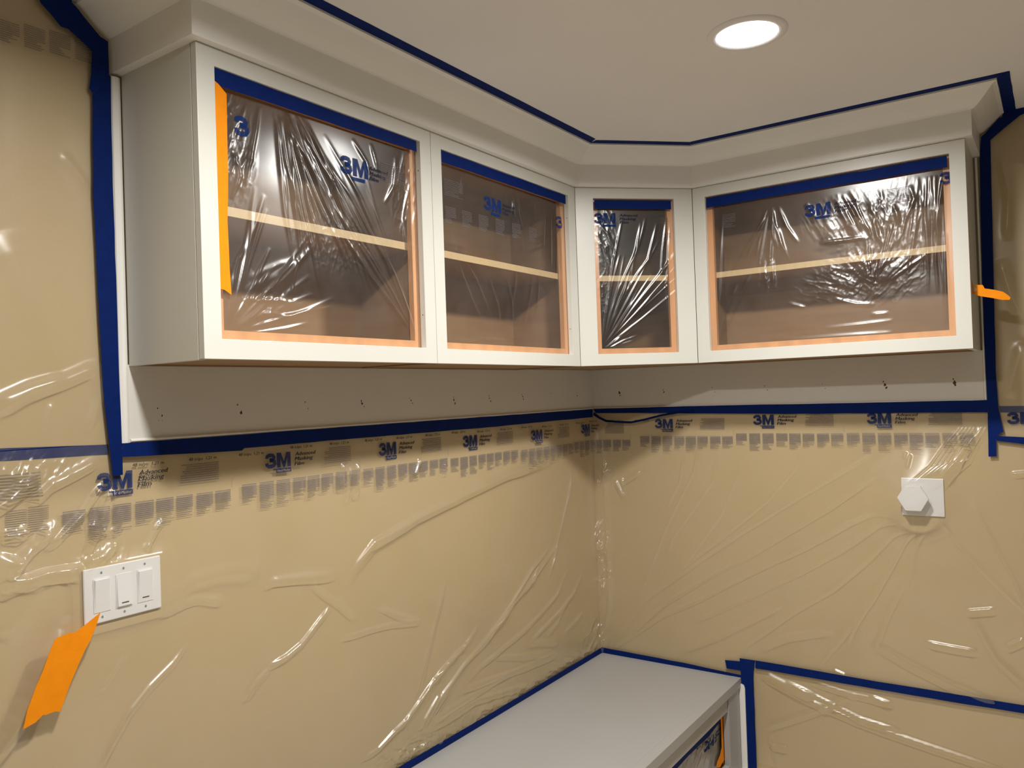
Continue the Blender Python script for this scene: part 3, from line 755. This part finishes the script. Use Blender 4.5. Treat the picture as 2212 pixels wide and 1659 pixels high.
# ------------------------------------------------------------------ film inside the cabinet openings
def cab_film(key, label, step, make, prints):
    fr, o0, o1 = OPEN[key]; z0, z1 = ZO0, ZO1
    fm = Film(o0 + .001, o1 - .001, z0 + .001, z1 - .001, step, 0.0)
    ed = smooth(0, .03, fm.S - o0) * smooth(0, .03, o1 - fm.S) * smooth(0, .03, fm.Z - z0) * smooth(0, .03, z1 - fm.Z)
    fm.h += ed * 0.004 * fbm(fm.S * 6, fm.Z * 6, 5, 2)
    fm.k = 0.42
    make(fm, o0, o1, z0, z1)
    fm.h = np.clip(fm.h, -0.003, 0.0115)
    def pos(S, Z, H):
        S = np.asarray(S, float); H = np.asarray(H, float) - 0.0165; Z = np.asarray(Z, float)
        p0 = np.array(fr(0, 0, 0)); ua = np.array(fr(1, 0, 0)) - p0; nb = np.array(fr(0, 1, 0)) - p0
        return p0 + S[..., None] * ua + H[..., None] * nb + Z[..., None] * np.array([0, 0, 1.0])
    c = fr((o0 + o1) / 2, -.0165, z0)
    t = thing('masking_film', c, label, 'plastic film', 'film stretched over the cabinet openings')
    fm.build('sheet', pos, M['cfilm'], t)
    for (kind, a, z, sz) in prints:
        if kind == 'logo':
            v, f = logo2d(sz); decal('print_logo', v, f, a, z, fm, pos, M['ink'], t)
            parts = []
            for i, (w, wd) in enumerate((('Advanced', 0.074), ('Masking', 0.066), ('Film', 0.036))):
                if a + .099 + wd > o1 - .004: continue
                v, f = text2d(w, 0.0105, 0.22, 0.024, wd); parts.append((v + np.array([0.099, 0.0275 - 0.0135 * i]), f))
            if parts:
                v, f = merge2d(*parts); decal('print_text', v, f, a, z, fm, pos, M['dink'], t)
            v, f = rects2d([(0.034, -0.012, .084, -.003)]); decal('print_bar', v, f, a, z, fm, pos, M['ink'], t)
        elif kind == 'half':
            v, f = logo2d(sz); v, f = v[:len(v) - 13], f[:-1]; decal('print_logo', v, f, a, z, fm, pos, M['ink'], t)
        else:
            v, f = rects2d(fine_block(0, 0, sz, .055 if kind == 'fine' else .03, .0046, int(a * 900) % 977)); o = decal('fine_print', v, f, a, z, fm, pos, M['gink'], t); o['kind'] = 'stuff'
    return fm
def P_(fr, q):
    p0 = np.array(fr(0, -.0165, 0)); ua = np.array(fr(1, 0, 0)) - np.array(fr(0, 0, 0)); nb = np.array(fr(0, 1, 0)) - np.array(fr(0, 0, 0))
    v = fw + RT * (q[0] - 1106.0) / FPX - UP * (q[1] - 829.5) / FPX
    t_ = ((p0 - CAM) @ nb) / (v @ nb); P = CAM + t_ * v
    return (float((P - p0) @ ua), float(P[2] - ZB))
def mk_end(fm, o0, o1, z0, z1):
    p = lambda q: P_(FL, q)
    fm.fan(p((600, 215)), -88, -48, .04, .46, 30, .0042, .0040, 3, .05)
    fm.fan(p((640, 235)), -70, -50, .03, .55, 16, .0040, .0036, 13, .04)
    fm.fan(p((490, 722)), 8, 84, .02, .34, 26, .0050, .0045, 4)
    fm.fan(p((903, 738)), 112, 140, .03, .52, 14, .0045, .0036, 5)
    fm.fan(p((640, 560)), 200, 260, .0, .20, 9, .004, .006, 6)
    for q in ([(640, 240), (700, 340), (760, 430), (830, 560), (900, 735)], [(700, 290), (780, 430), (850, 590), (905, 735)], [(760, 300), (790, 350), (800, 390)], [(800, 310), (815, 370)], [(855, 340), (850, 400), (830, 440)], [(505, 330), (520, 380), (500, 430)],
              [(560, 230), (545, 320), (530, 400)], [(500, 640), (515, 560), (530, 530)], [(512, 646), (600, 650), (645, 655)], [(560, 678), (640, 682)], [(720, 375), (715, 430)], [(870, 470), (880, 560)]):
        fm.crease([p(x) for x in q], .005, .0065, taper=.3)
    fm.crumple((o1 - .05, z1 - .16), .07, .14, .008, .020, 7, 1.3, 3.5)
    fm.crumple((o0 + .05, z1 - .16), .07, .14, .009, .020, 8, 1.2, 3.5)
    fm.crumple((o1 - .035, z0 + .22), .04, .15, .007, .02, 18, 1.5, 2.5)
    fm.crumple((-1.78, .30), .16, .09, .0035, .012, 10, 1.2, 2.2)
    fm.crumple((-1.98, .14), .10, .05, .004, .014, 11, .8, 2.0)
def mk_mid(fm, o0, o1, z0, z1):
    p = lambda q: P_(FL, q)
    for q in ([(1000, 375), (992, 430)], [(1065, 400), (1060, 470)], [(1110, 420), (1105, 480)], [(1155, 440), (1148, 500)], [(1178, 445), (1172, 560)], [(1190, 440), (1190, 600)], [(1200, 445), (1203, 640)], [(1212, 450), (1214, 620)],
              [(985, 560), (1000, 600), (1020, 650), (1040, 690)], [(1000, 555), (1030, 610), (1060, 680)], [(1055, 600), (1075, 660), (1080, 700)], [(1095, 600), (1105, 650), (1108, 700)], [(1150, 595), (1145, 640), (1132, 700)], [(1115, 580), (1112, 620), (1105, 660)], [(1165, 590), (1158, 680)], [(1127, 500), (1130, 550)], [(975, 500), (985, 550)], [(975, 740), (1050, 733), (1120, 740)]):
        fm.crease([p(x) for x in q], .0065, .0045, taper=.35)
    fm.fan(p((1210, 440)), -100, -86, .0, .35, 8, .004, .0035, 9, .02)
    fm.fan((-1.0, z1 - .03), -125, -60, .03, .20, 14, .003, .005, 10, .12)
def mk_diag(fm, o0, o1, z0, z1):
    p = lambda q: P_(FD, q)
    fm.fan((o0 + .015, z0 + .015), 36, 80, .03, .62, 16, .0055, .0036, 14)
    fm.fan((o0 + .02, z0 + .012), 12, 40, .02, .16, 7, .0045, .004, 15)
    for q in ([(1440, 470), (1432, 540), (1428, 600)], [(1448, 480), (1440, 620), (1447, 680)], [(1330, 640), (1380, 530), (1395, 470)], [(1345, 640), (1400, 560), (1420, 480)], [(1360, 620), (1370, 560), (1385, 480)]):
        fm.crease([p(x) for x in q], .0045, .006, taper=.25)
    fm.crumple((o0 + .05, z1 - .14), .05, .14, .009, .02, 16, 1.9, 3.5)
    fm.crumple((o0 + .035, z0 + .24), .035, .12, .007, .016, 17, 1.3, 3.0)
def mk_right(fm, o0, o1, z0, z1):
    p = lambda q: P_(FR_, q)
    fm.fan(p((1665, 440)), -128, -70, .02, .34, 14, .0048, .0042, 20, .03)
    fm.fan(p((1550, 745)), 62, 82, .03, .40, 8, .0055, .0048, 21)
    fm.fan(p((2010, 380)), -100, -86, .0, .40, 16, .0050, .0035, 22, .08)
    fm.fan(p((1890, 630)), 30, 130, .03, .22, 22, .0050, .0045, 23)
    for q in ([(1680, 445), (1700, 490), (1725, 525)], [(1680, 490), (1690, 530), (1697, 545)], [(1740, 440), (1760, 470)], [(1820, 420), (1850, 470), (1880, 500)], [(1840, 450), (1860, 500)], [(1885, 460), (1895, 510), (1910, 530)], [(1930, 440), (1945, 490)], [(1965, 400), (1975, 430), (1955, 480)], [(1770, 525), (1830, 518), (1870, 512)],
              [(1700, 655), (1740, 665)], [(1800, 645), (1850, 657), (1890, 657)], [(1880, 680), (1920, 677)], [(1780, 710), (1870, 700), (1930, 692)], [(1700, 735), (1800, 727), (1930, 718)], [(1650, 560), (1655, 620)], [(1668, 560), (1672, 625)], [(2040, 500), (2045, 700)], [(1560, 460), (1550, 700)]):
        fm.crease([p(x) for x in q], .006, .0085, taper=.3)
    fm.crumple(p((1850, 470)), .20, .10, .014, .030, 24, 2.0, 3.5)
    fm.crumple(p((1880, 590)), .20, .12, .009, .018, 26, .9, 3.0)
    fm.crumple(p((1830, 600)), .16, .08, .007, .016, 36, -.5, 3.0)
    fm.crumple(p((1950, 480)), .12, .16, .009, .022, 27, 1.35, 4.0)
    fm.crumple(p((1780, 620)), .12, .07, .006, .018, 28, -.3, 3.0)
    fm.crumple(p((1655, 590)), .05, .08, .007, .014, 29, 1.4, 2.0)
cab_film('end', 'crinkled clear film across the end cabinet opening, fine creases fanning down from its top', .0026, mk_end,
         [('logo', P_(FL, (735, 370))[0], P_(FL, (735, 372))[1], .046), ('half', P_(FL, (505, 300))[0], P_(FL, (505, 290))[1], .045), ('fine', P_(FL, (820, 345))[0], P_(FL, (820, 350))[1], .10)])
cab_film('mid', 'smooth clear film across the opening between end and corner cabinets, blue logo near top', .0032, mk_mid,
         [('logo', P_(FL, (1045, 440))[0], P_(FL, (1045, 452))[1], .044), ('half', P_(FL, (1201, 500))[0], P_(FL, (1201, 492))[1], .044), ('fine', P_(FL, (957, 375))[0], P_(FL, (957, 385))[1], .09)]
         + [('fine', P_(FL, (960 + 36 * k, 440))[0], P_(FL, (960 + 36 * k, 445 + 9 * k))[1], .05) for k in range(6)])
cab_film('diag', 'clear film on the narrow diagonal cabinet, bright creases rising from its lower corner', .0026, mk_diag,
         [('logo', _dl + .006, .535, .04), ('para', _dr - .05, .56, .03), ('para', _dr - .03, .50, .018)])
cab_film('right', 'heavily crumpled clear film across the widest cabinet opening', .0030, mk_right,
         [('logo', P_(FR_, (1738, 460))[0], P_(FR_, (1738, 470))[1], .042), ('fine', P_(FR_, (1915, 400))[0], P_(FR_, (1915, 410))[1], .08), ('fine', P_(FR_, (1560, 465))[0], P_(FR_, (1560, 465))[1], .05), ('half', P_(FR_, (2030, 390))[0], P_(FR_, (2030, 400))[1], .04)])

# ------------------------------------------------------------------ tapes
def dens(poly, step=0.05):
    out = []
    for i in range(len(poly)):
        a = np.array(poly[i]); b = np.array(poly[(i + 1) % len(poly)]); n = max(1, int(np.linalg.norm(b - a) / step))
        for k in range(n): out.append(tuple(a + (b - a) * k / n))
    return out
def tape(poly, fr, h, label, m=None, name='painters_tape', cat='tape', group=None, th=0.0006, jit=0.0006, smooth_=True):
    rnd = random.Random(len(label) + len(poly))
    pts = [(a + rnd.uniform(-jit, jit), b + rnd.uniform(-jit, jit)) for a, b in dens(poly)]
    o = prism(name, pts, fr, h, h + th, m or M['blue'])
    return tag(o, label, cat, group)
lp = lambda *qs: [LW(q) for q in qs]
rp = lambda *qs: [RW(q) for q in qs]
cp = lambda *qs: [CE(q) for q in qs]
tape(lp((192, 206), (231, 169), (236, 400), (246, 700), (255, 957), (257, 1000), (257, 1026), (235, 1027), (232, 995), (226, 940), (217, 860), (207, 700), (194, 420)), LF, .0150, 'long vertical blue tape strip running down beside the end cabinet')
tape([(LW((60, 0))[0], ZC - .001)] + lp((80, 12), (98, 30), (124, 62), (140, 68), (165, 90), (190, 115), (189, 165), (184, 195), (192, 206), (231, 169), (227, 166), (225, 94), (208, 84), (172, 40), (160, 24), (147, 11)) + [(LW((146, 8))[0], ZC - .001)],
     LF, .0162, 'torn blue tape stepping along the wall around the crown end, above the long vertical strip')
tape(lp((257, 958), (700, 925), (1050, 900), (1274, 884), (1274, 901), (1050, 923), (700, 952), (520, 968), (515, 973), (257, 987)), LF, .0145, 'long blue tape strip below the board with many nail marks')
tape(lp((-40, 970), (232, 960), (234, 982), (-40, 998)), LF, .0006, 'short horizontal blue tape seen through film, beside the foot of the vertical strip', th=.0005)
tape(rp((1284, 884), (1480, 877), (1800, 871), (2134, 864), (2134, 890), (1900, 892), (1700, 894), (1600, 893), (1490, 893), (1440, 892), (1290, 892)), RF, .0130, 'blue tape strip below the board with two brown torn spots')
tape(rp((2117, 345), (2141, 340), (2147, 600), (2152, 800), (2157, 880), (2168, 932), (2158, 938), (2152, 942), (2153, 985), (2136, 986), (2134, 880), (2128, 760), (2122, 600)), RF, .0150, 'blue vertical tape strip running down beside the widest cabinet')
tape(rp((2117, 346), (2120, 298), (2128, 291), (2158, 258), (2165, 257)) + [(1.627, ZC - .001), (1.70, ZC - .001)] + rp((2212, 249), (2204, 252), (2172, 278), (2140, 305), (2141, 341)), RF, .0162, 'torn blue tape on the wall around the crown at the widest cabinet end')
# ceiling strips
CO = 0.0965
pk = crown_path(CO); w = 0.034; pk2 = crown_path(CO + w)
tape([(pk[1][0], -2.30), pk[2], (pk2[2][0], pk2[2][1] - .012), (pk2[1][0], -2.30)], CF, .0004, 'blue ceiling tape along the crown of the long cabinet run')
pw = crown_path(CO + .030)
tape([pk[2], pk[3], pw[3], pw[2]], CF, .0012, 'short blue ceiling tape along the diagonal crown')
tape([pk[3], pk[4], (pk2[4][0], pk2[4][1]), (pw[3][0], pw[3][1] - .004)], CF, .0004, 'blue ceiling tape along the crown above the widest cabinet')
tape([(pk[4][0], pk[4][1] + .0), (pk[5][0], -.002), (pk2[5][0], -.002), (pk2[4][0], pk2[4][1])], CF, .0012, 'short blue ceiling tape from the crown end corner back to the wall')
# bench tapes
ZH = ZBENCH
tape([(-2.35, ZH + .001), (-.010, ZH + .001), (-.010, ZH + .024), (-.6, ZH + .022), (-1.2, ZH + .025), (-2.35, ZH + .023)], LF, .0140, 'long blue tape where the bench top meets the wall of the switches')
tape([(.012, ZH + .001), (.655, ZH - .004), (.65, ZH + .010), (.4, ZH + .019), (.012, ZH + .024)], RF, .0140, 'blue tape where the bench top meets the wall of the white plug')
tape(rp((1568, 1424), (1603, 1427), (1603, 1447), (1572, 1442)), RF, .0120, 'small torn blue tape patch above the bench corner')
tape(rp((1600, 1419), (1634, 1424), (1630, 1450), (1634, 1560), (1638, 1665), (1614, 1665), (1607, 1500), (1603, 1450)), RF, .0152, 'blue vertical tape strip dropping beside the bench end')
tape(rp((1634, 1424), (1900, 1470), (2230, 1523), (2230, 1541), (2050, 1512), (1860, 1480), (1634, 1441)), RF, .0140, 'long low blue tape strip running along the wall past the bench')
tape(rp((2152, 941), (2230, 945), (2230, 961), (2153, 951)), RF, .0160, 'short blue tape strip crossing the foot of the strip beside the widest cabinet')
tape(rp((2158, 877), (2240, 877), (2240, 893), (2160, 891)), RF, .0007, 'faint blue tape under film past the widest cabinet', th=.0005)
# loose strand hanging in a shallow loop at the corner
qs = [(1284, 893), (1297, 902), (1312, 909), (1338, 911), (1366, 912), (1395, 906), (1430, 897), (1470, 890), (1500, 888)]
vs, fs = [], []
for i, q in enumerate(qs):
    s, z = RW(q, -.012); wd = .0045 if 0 < i < len(qs) - 1 else .007
    o_ = .004 * math.sin(math.pi * i / (len(qs) - 1))
    vs += [(s, -.0165 - o_, z + wd), (s, -.0175 - o_ - .007, z - wd), (s, -.0171 - o_, z + wd), (s, -.0181 - o_ - .007, z - wd)]
for i in range(len(qs) - 1):
    a, b = 4 * i, 4 * i + 4
    fs += [(a, a + 1, b + 1, b), (a + 2, b + 2, b + 3, a + 3), (a, b, b + 2, a + 2), (a + 1, a + 3, b + 3, b + 1)]
fs += [(0, 2, 3, 1), (len(vs) - 4, len(vs) - 3, len(vs) - 1, len(vs) - 2)]
tag(mesh_obj('painters_tape', vs, fs, M['blue'], None), 'thin loose blue tape edge sagging in a loop at the wall corner', 'tape')
# tapes inside the cabinet openings
def ctape(key, f0, f1, label, zt_=.0015, hh=.033, sag=0.0):
    fr, o0, o1 = OPEN[key]; a0 = o0 + f0; a1 = o1 - f1
    pr = lambda a, z, h: fr(a, -.0045 + h, z)
    tape([(a0, ZO1 - zt_), (a1, ZO1 - zt_), (a1, ZO1 - zt_ - hh + sag), ((a0 + a1) / 2, ZO1 - zt_ - hh), (a0, ZO1 - zt_ - hh - sag)], pr, 0.0, label, th=.0006)
ctape('end', .001, .010, 'blue tape along the top of the end cabinet opening', sag=.003)
ctape('mid', .001, .012, 'blue tape along the top of the opening next to the end cabinet', sag=.001)
ctape('diag', .006, .010, 'short blue tape along the top of the narrow diagonal cabinet opening', zt_=.006)
ctape('right', .005, .006, 'blue tape along the top of the widest cabinet opening', zt_=.006, hh=.036)
fr, o0, o1 = OPEN['end']; pr = lambda a, z, h: fr(a, -.0036 + h, z)
tape([(o0 + .001, ZO1 - .030), (o0 + .010, ZO1 - .034), (o0 + .030, ZO1 - .050), (o0 + .029, .40), (o0 + .024, .30), (o0 + .026, .20), (o0 + .028, .140), (o0 + .012, .150), (o0 + .001, .152)], pr, 0.0, 'orange tape strip down one side of the end cabinet opening', M['orange'], 'orange_tape')
# orange tape on the film by the switches
z_ = lambda x, y: (x / 3.95, 1180 + y / 3.95)
oq = [z_(*q) for q in ((825, 555), (785, 680), (740, 790), (690, 880), (640, 990), (560, 1180), (500, 1350), (478, 1400), (440, 1395), (360, 1425), (335, 1425), (270, 1490), (165, 1548), (200, 1390), (270, 1200), (330, 1060), (400, 870), (435, 790), (460, 768), (560, 730), (610, 725), (690, 665))]
sz = np.array([LW(q, .02) for q in oq])
# grid-free: drape the outline over the film, with a lifted ridge down the middle
n = len(sz); hh = np.full(n, float(max(wf.at(sz[:, 0], sz[:, 1]).max(), 0.0)) + .004)
hh = np.maximum(hh, .020)
vs = [LF(a, b, h) for (a, b), h in zip(sz, hh)] + [LF(a, b, h + .0006) for (a, b), h in zip(sz, hh)]
fs = [tuple(range(n)), tuple(range(2 * n - 1, n - 1, -1))] + [(i, (i + 1) % n, n + (i + 1) % n, n + i) for i in range(n)]
tag(mesh_obj('orange_tape', vs, fs, M['orange'], None), 'torn orange tape hanging from the triple switch plate', 'tape')
# orange flag on the cabinet side
zq = lambda x, y: (2050 + x / 3.77, 560 + y / 3.77)
fl = thing('orange_tape', (R, -.25, ZB + .15), 'loose orange tape flag sticking out from the side of the widest cabinet', 'tape')
YF = -.25
pf = lambda a, b, h: (a, YF - h, b)
poly = [RW(zq(*q), YF) for q in ((178, 276), (205, 262), (228, 236), (204, 207), (275, 210), (290, 238), (330, 243), (375, 250), (440, 265), (480, 292), (500, 310), (495, 330), (430, 331), (350, 315), (250, 300))]
prism('tape_strip', poly, pf, 0.0, .0006, M['orange'], fl)
poly = [RW(zq(*q), YF) for q in ((176, 170), (188, 172), (200, 215), (232, 240), (228, 260), (200, 268), (178, 275))]
o = prism('folded_end', poly, pf, .0012, .0018, M['peach'], fl); o['label'] = 'pale folded end of the tape'

# ------------------------------------------------------------------ switches and plug
sw = thing('switch_plate', (0, (PL[0] + PL[1]) / 2, PL[2]), 'white triple switch plate under the film', 'light switch')
box('plate', 0.0005, 0.0065, PL[0], PL[1], PL[2], PL[3], M['plastic'], sw, bevel=.0022)
zc_ = (PL[2] + PL[3]) / 2
for i, s in enumerate((-2.249, -2.199, -2.149)):
    box('switch_frame', .0062, .0078, s - .0185, s + .0185, zc_ - .0375, zc_ + .0375, M['plastic'], sw, bevel=.0004)
    tilt = (-1, 1, -1)[i]
    vs = []
    for z, h in ((zc_ - .0345, .0100 + .0022 * tilt), (zc_, .0095), (zc_ + .0345, .0100 - .0022 * tilt)):
        vs += [(.0070, s - .0162, z), (h, s - .0162, z), (h, s + .0162, z), (.0070, s + .0162, z)]
    fs = [(0, 1, 2, 3), (8, 11, 10, 9)]
    for a in (0, 4):
        fs += [(a, a + 4, a + 5, a + 1), (a + 1, a + 5, a + 6, a + 2), (a + 2, a + 6, a + 7, a + 3), (a + 3, a + 7, a + 4, a)]
    rk = mesh_obj('rocker', vs, fs, M['plastic'], sw, bevel=.0006)
    if i > 0:
        o = box('indicator_slot', .0098 + .0018 * tilt, .0103 + .0018 * tilt, s - .008, s + .008, zc_ - .0285, zc_ - .0260, M['slot'], rk); o['label'] = 'dark indicator slot'
    for zz in (zc_ - .0485, zc_ + .0485):
        vs = [(.0072, s, zz)] + [(.0068, s + .003 * math.cos(k * math.pi / 6), zz + .003 * math.sin(k * math.pi / 6)) for k in range(12)]
        sc = mesh_obj('screw', vs, [(0, 1 + k, 1 + (k + 1) % 12) for k in range(12)], M['metal'], sw)
        box('screw_slot', .0070, .0075, s - .0005, s + .0005, zz - .0024, zz + .0024, M['slot'], sc)
op = thing('outlet_plate', ((PR[0] + PR[1]) / 2, 0, PR[2]), 'square white outlet plate behind the hexagonal plug', 'outlet')
box('plate', PR[0], PR[1], -.0065, -.0005, PR[2], PR[3], M['plastic'], op, bevel=.0022)
hx = thing('hexagon_plug', (HEX[0], -.0065, HEX[1]), 'white hexagonal device plugged into the square wall plate', 'plug device')
def hexring(r, y, rot=0.0): return [(HEX[0] + r * math.cos(math.radians(60 * k + rot)), y, HEX[1] + r * math.sin(math.radians(60 * k + rot))) for k in range(6)]
vs = hexring(.030, -.0066) + hexring(.036, -.022) + hexring(.048, -.030) + hexring(.0505, -.034) + hexring(.0515, -.046) + hexring(.0495, -.0495) + hexring(.030, -.0505)
fs = [tuple(range(5, -1, -1)), tuple(range(36, 42))] + [(6 * j + k, 6 * j + (k + 1) % 6, 6 * j + 6 + (k + 1) % 6, 6 * j + 6 + k) for j in range(6) for k in range(6)]
mesh_obj('body', vs, fs, M['plastic'], hx)
for dz in (-.008, .008): box('prong', HEX[0] - .001, HEX[0] + .001, -.0068, -.0015, HEX[1] + dz - .003, HEX[1] + dz + .003, M['metal'], hx)

# ------------------------------------------------------------------ bench cabinet
XB = 0.650; YB0 = -2.35; YB1 = -0.015
be = thing('bench_cabinet', (.32, -1.2, 0), 'low grey bench cabinet running along the wall of the switches', 'cabinet')
box('top_panel', .015, XB - .038, YB0, YB1, ZH - .020, ZH, M['bench'], be)
box('front_edge', XB - .038, XB, YB0, YB1, ZH - .036, ZH + .0008, M['bench'], be, bevel=.0015)
box('top_rail', XB - .030, XB - .010, YB0, YB1 - .14, ZH - .090, ZH - .036, M['bench'], be)
box('end_stile', XB - .030, XB - .006, -.150, -.030, .0, ZH - .036, M['bench'], be)
box('bottom_rail', XB - .030, XB - .010, YB0, -.150, 0.0, .06, M['bench'], be)
box('middle_stile', XB - .030, XB - .010, -1.05, -.97, .06, ZH - .090, M['bench'], be)
box('middle_stile', XB - .030, XB - .010, YB0, YB0 + .06, .06, ZH - .090, M['bench'], be)
box('back_panel', .016, .022, YB0, YB1 - .01, 0.0, ZH - .020, M['wood'], be)
box('floor_panel', .022, XB - .034, YB0, YB1 - .01, .04, .055, M['wood'], be)
box('end_panel', .022, XB - .034, YB1 - .03, YB1 - .01, .055, ZH - .020, M['wood'], be)
box('end_panel', .022, XB - .034, YB0, YB0 + .018, .055, ZH - .020, M['bench'], be)
# film over the bench opening
bf = Film(-.965, -.152, .062, ZH - .092, .004, 0.0)
bf.h += .006 * fbm(bf.S * 9, bf.Z * 9, 61, 2)
bf.crumple((-.35, ZH - .17), .3, .09, .004, .04, 62, .8, 1.6); bf.fan((-.2, ZH - .1), 200, 260, .02, .2, 8, .006, .005, 63)
bf.h = np.clip(bf.h, -.004, .008)
XF = XB - .042
bpos = lambda S, Z, H: np.stack([XF + np.asarray(H, float), np.asarray(S, float), np.asarray(Z, float)], -1)
bft = thing('masking_film', (XF, -.5, .062), 'wrinkled clear film across the grey bench opening, blue logo near the end', 'plastic film')
bf.build('sheet', bpos, M['hazy'], bft)
v, f = logo2d(.042); decal('print_logo', v, f, -.335, ZH - .190, bf, bpos, M['ink'], bft)
parts = []
for i, (wd_, ww) in enumerate((('Advanced', 0.074), ('Masking', 0.066), ('Film', 0.036))):
    v, f = text2d(wd_, 0.0105, 0.22, 0.024, ww); parts.append((v + np.array([0.099, 0.0275 - 0.0135 * i]), f))
v, f = merge2d(*parts); decal('print_text', v, f, -.335, ZH - .190, bf, bpos, M['ink'], bft)
v, f = text2d('48 in/po  1,21 m', .008, .1, .012, .078); decal('print_size_text', v, f, -.40, ZH - .152, bf, bpos, M['dink'], bft)
xf = lambda a, b, h: (XF + .008 + h, a, b)
tape([(-.965, ZH - .092), (-.165, ZH - .092), (-.160, ZH - .124), (-.30, ZH - .138), (-.5, ZH - .132), (-.7, ZH - .140), (-.965, ZH - .136)], xf, .0006, 'blue tape along the top of the bench opening')
tape([(-.172, ZH - .093), (-.152, ZH - .093), (-.152, .08), (-.20, .07), (-.235, .085), (-.225, .10), (-.19, .115), (-.172, .135), (-.170, .2)], xf, .0014, 'orange tape strip at the end of the bench opening', M['orange'], 'orange_tape')
# white baseboard end beside the bench
BX0 = (RW((1597, 1500), -.02)[0] + RW((1603.5, 1655), -.02)[0]) / 2; BX1 = (RW((1609.5, 1500), -.02)[0] + RW((1615, 1655), -.02)[0]) / 2
BZ = RW((1604, 1478), -.02)[1]
prof = [(BX0, 0.0), (BX1, 0.0), (BX1, BZ - .016), (BX1 - .004, BZ - .004), (BX0 + .008, BZ), (BX0, BZ - .02)]
o = prism('baseboard_right', prof, lambda a, b, h: (a, -h, b), 0.0, .022, M['trimw'])
struct(o)
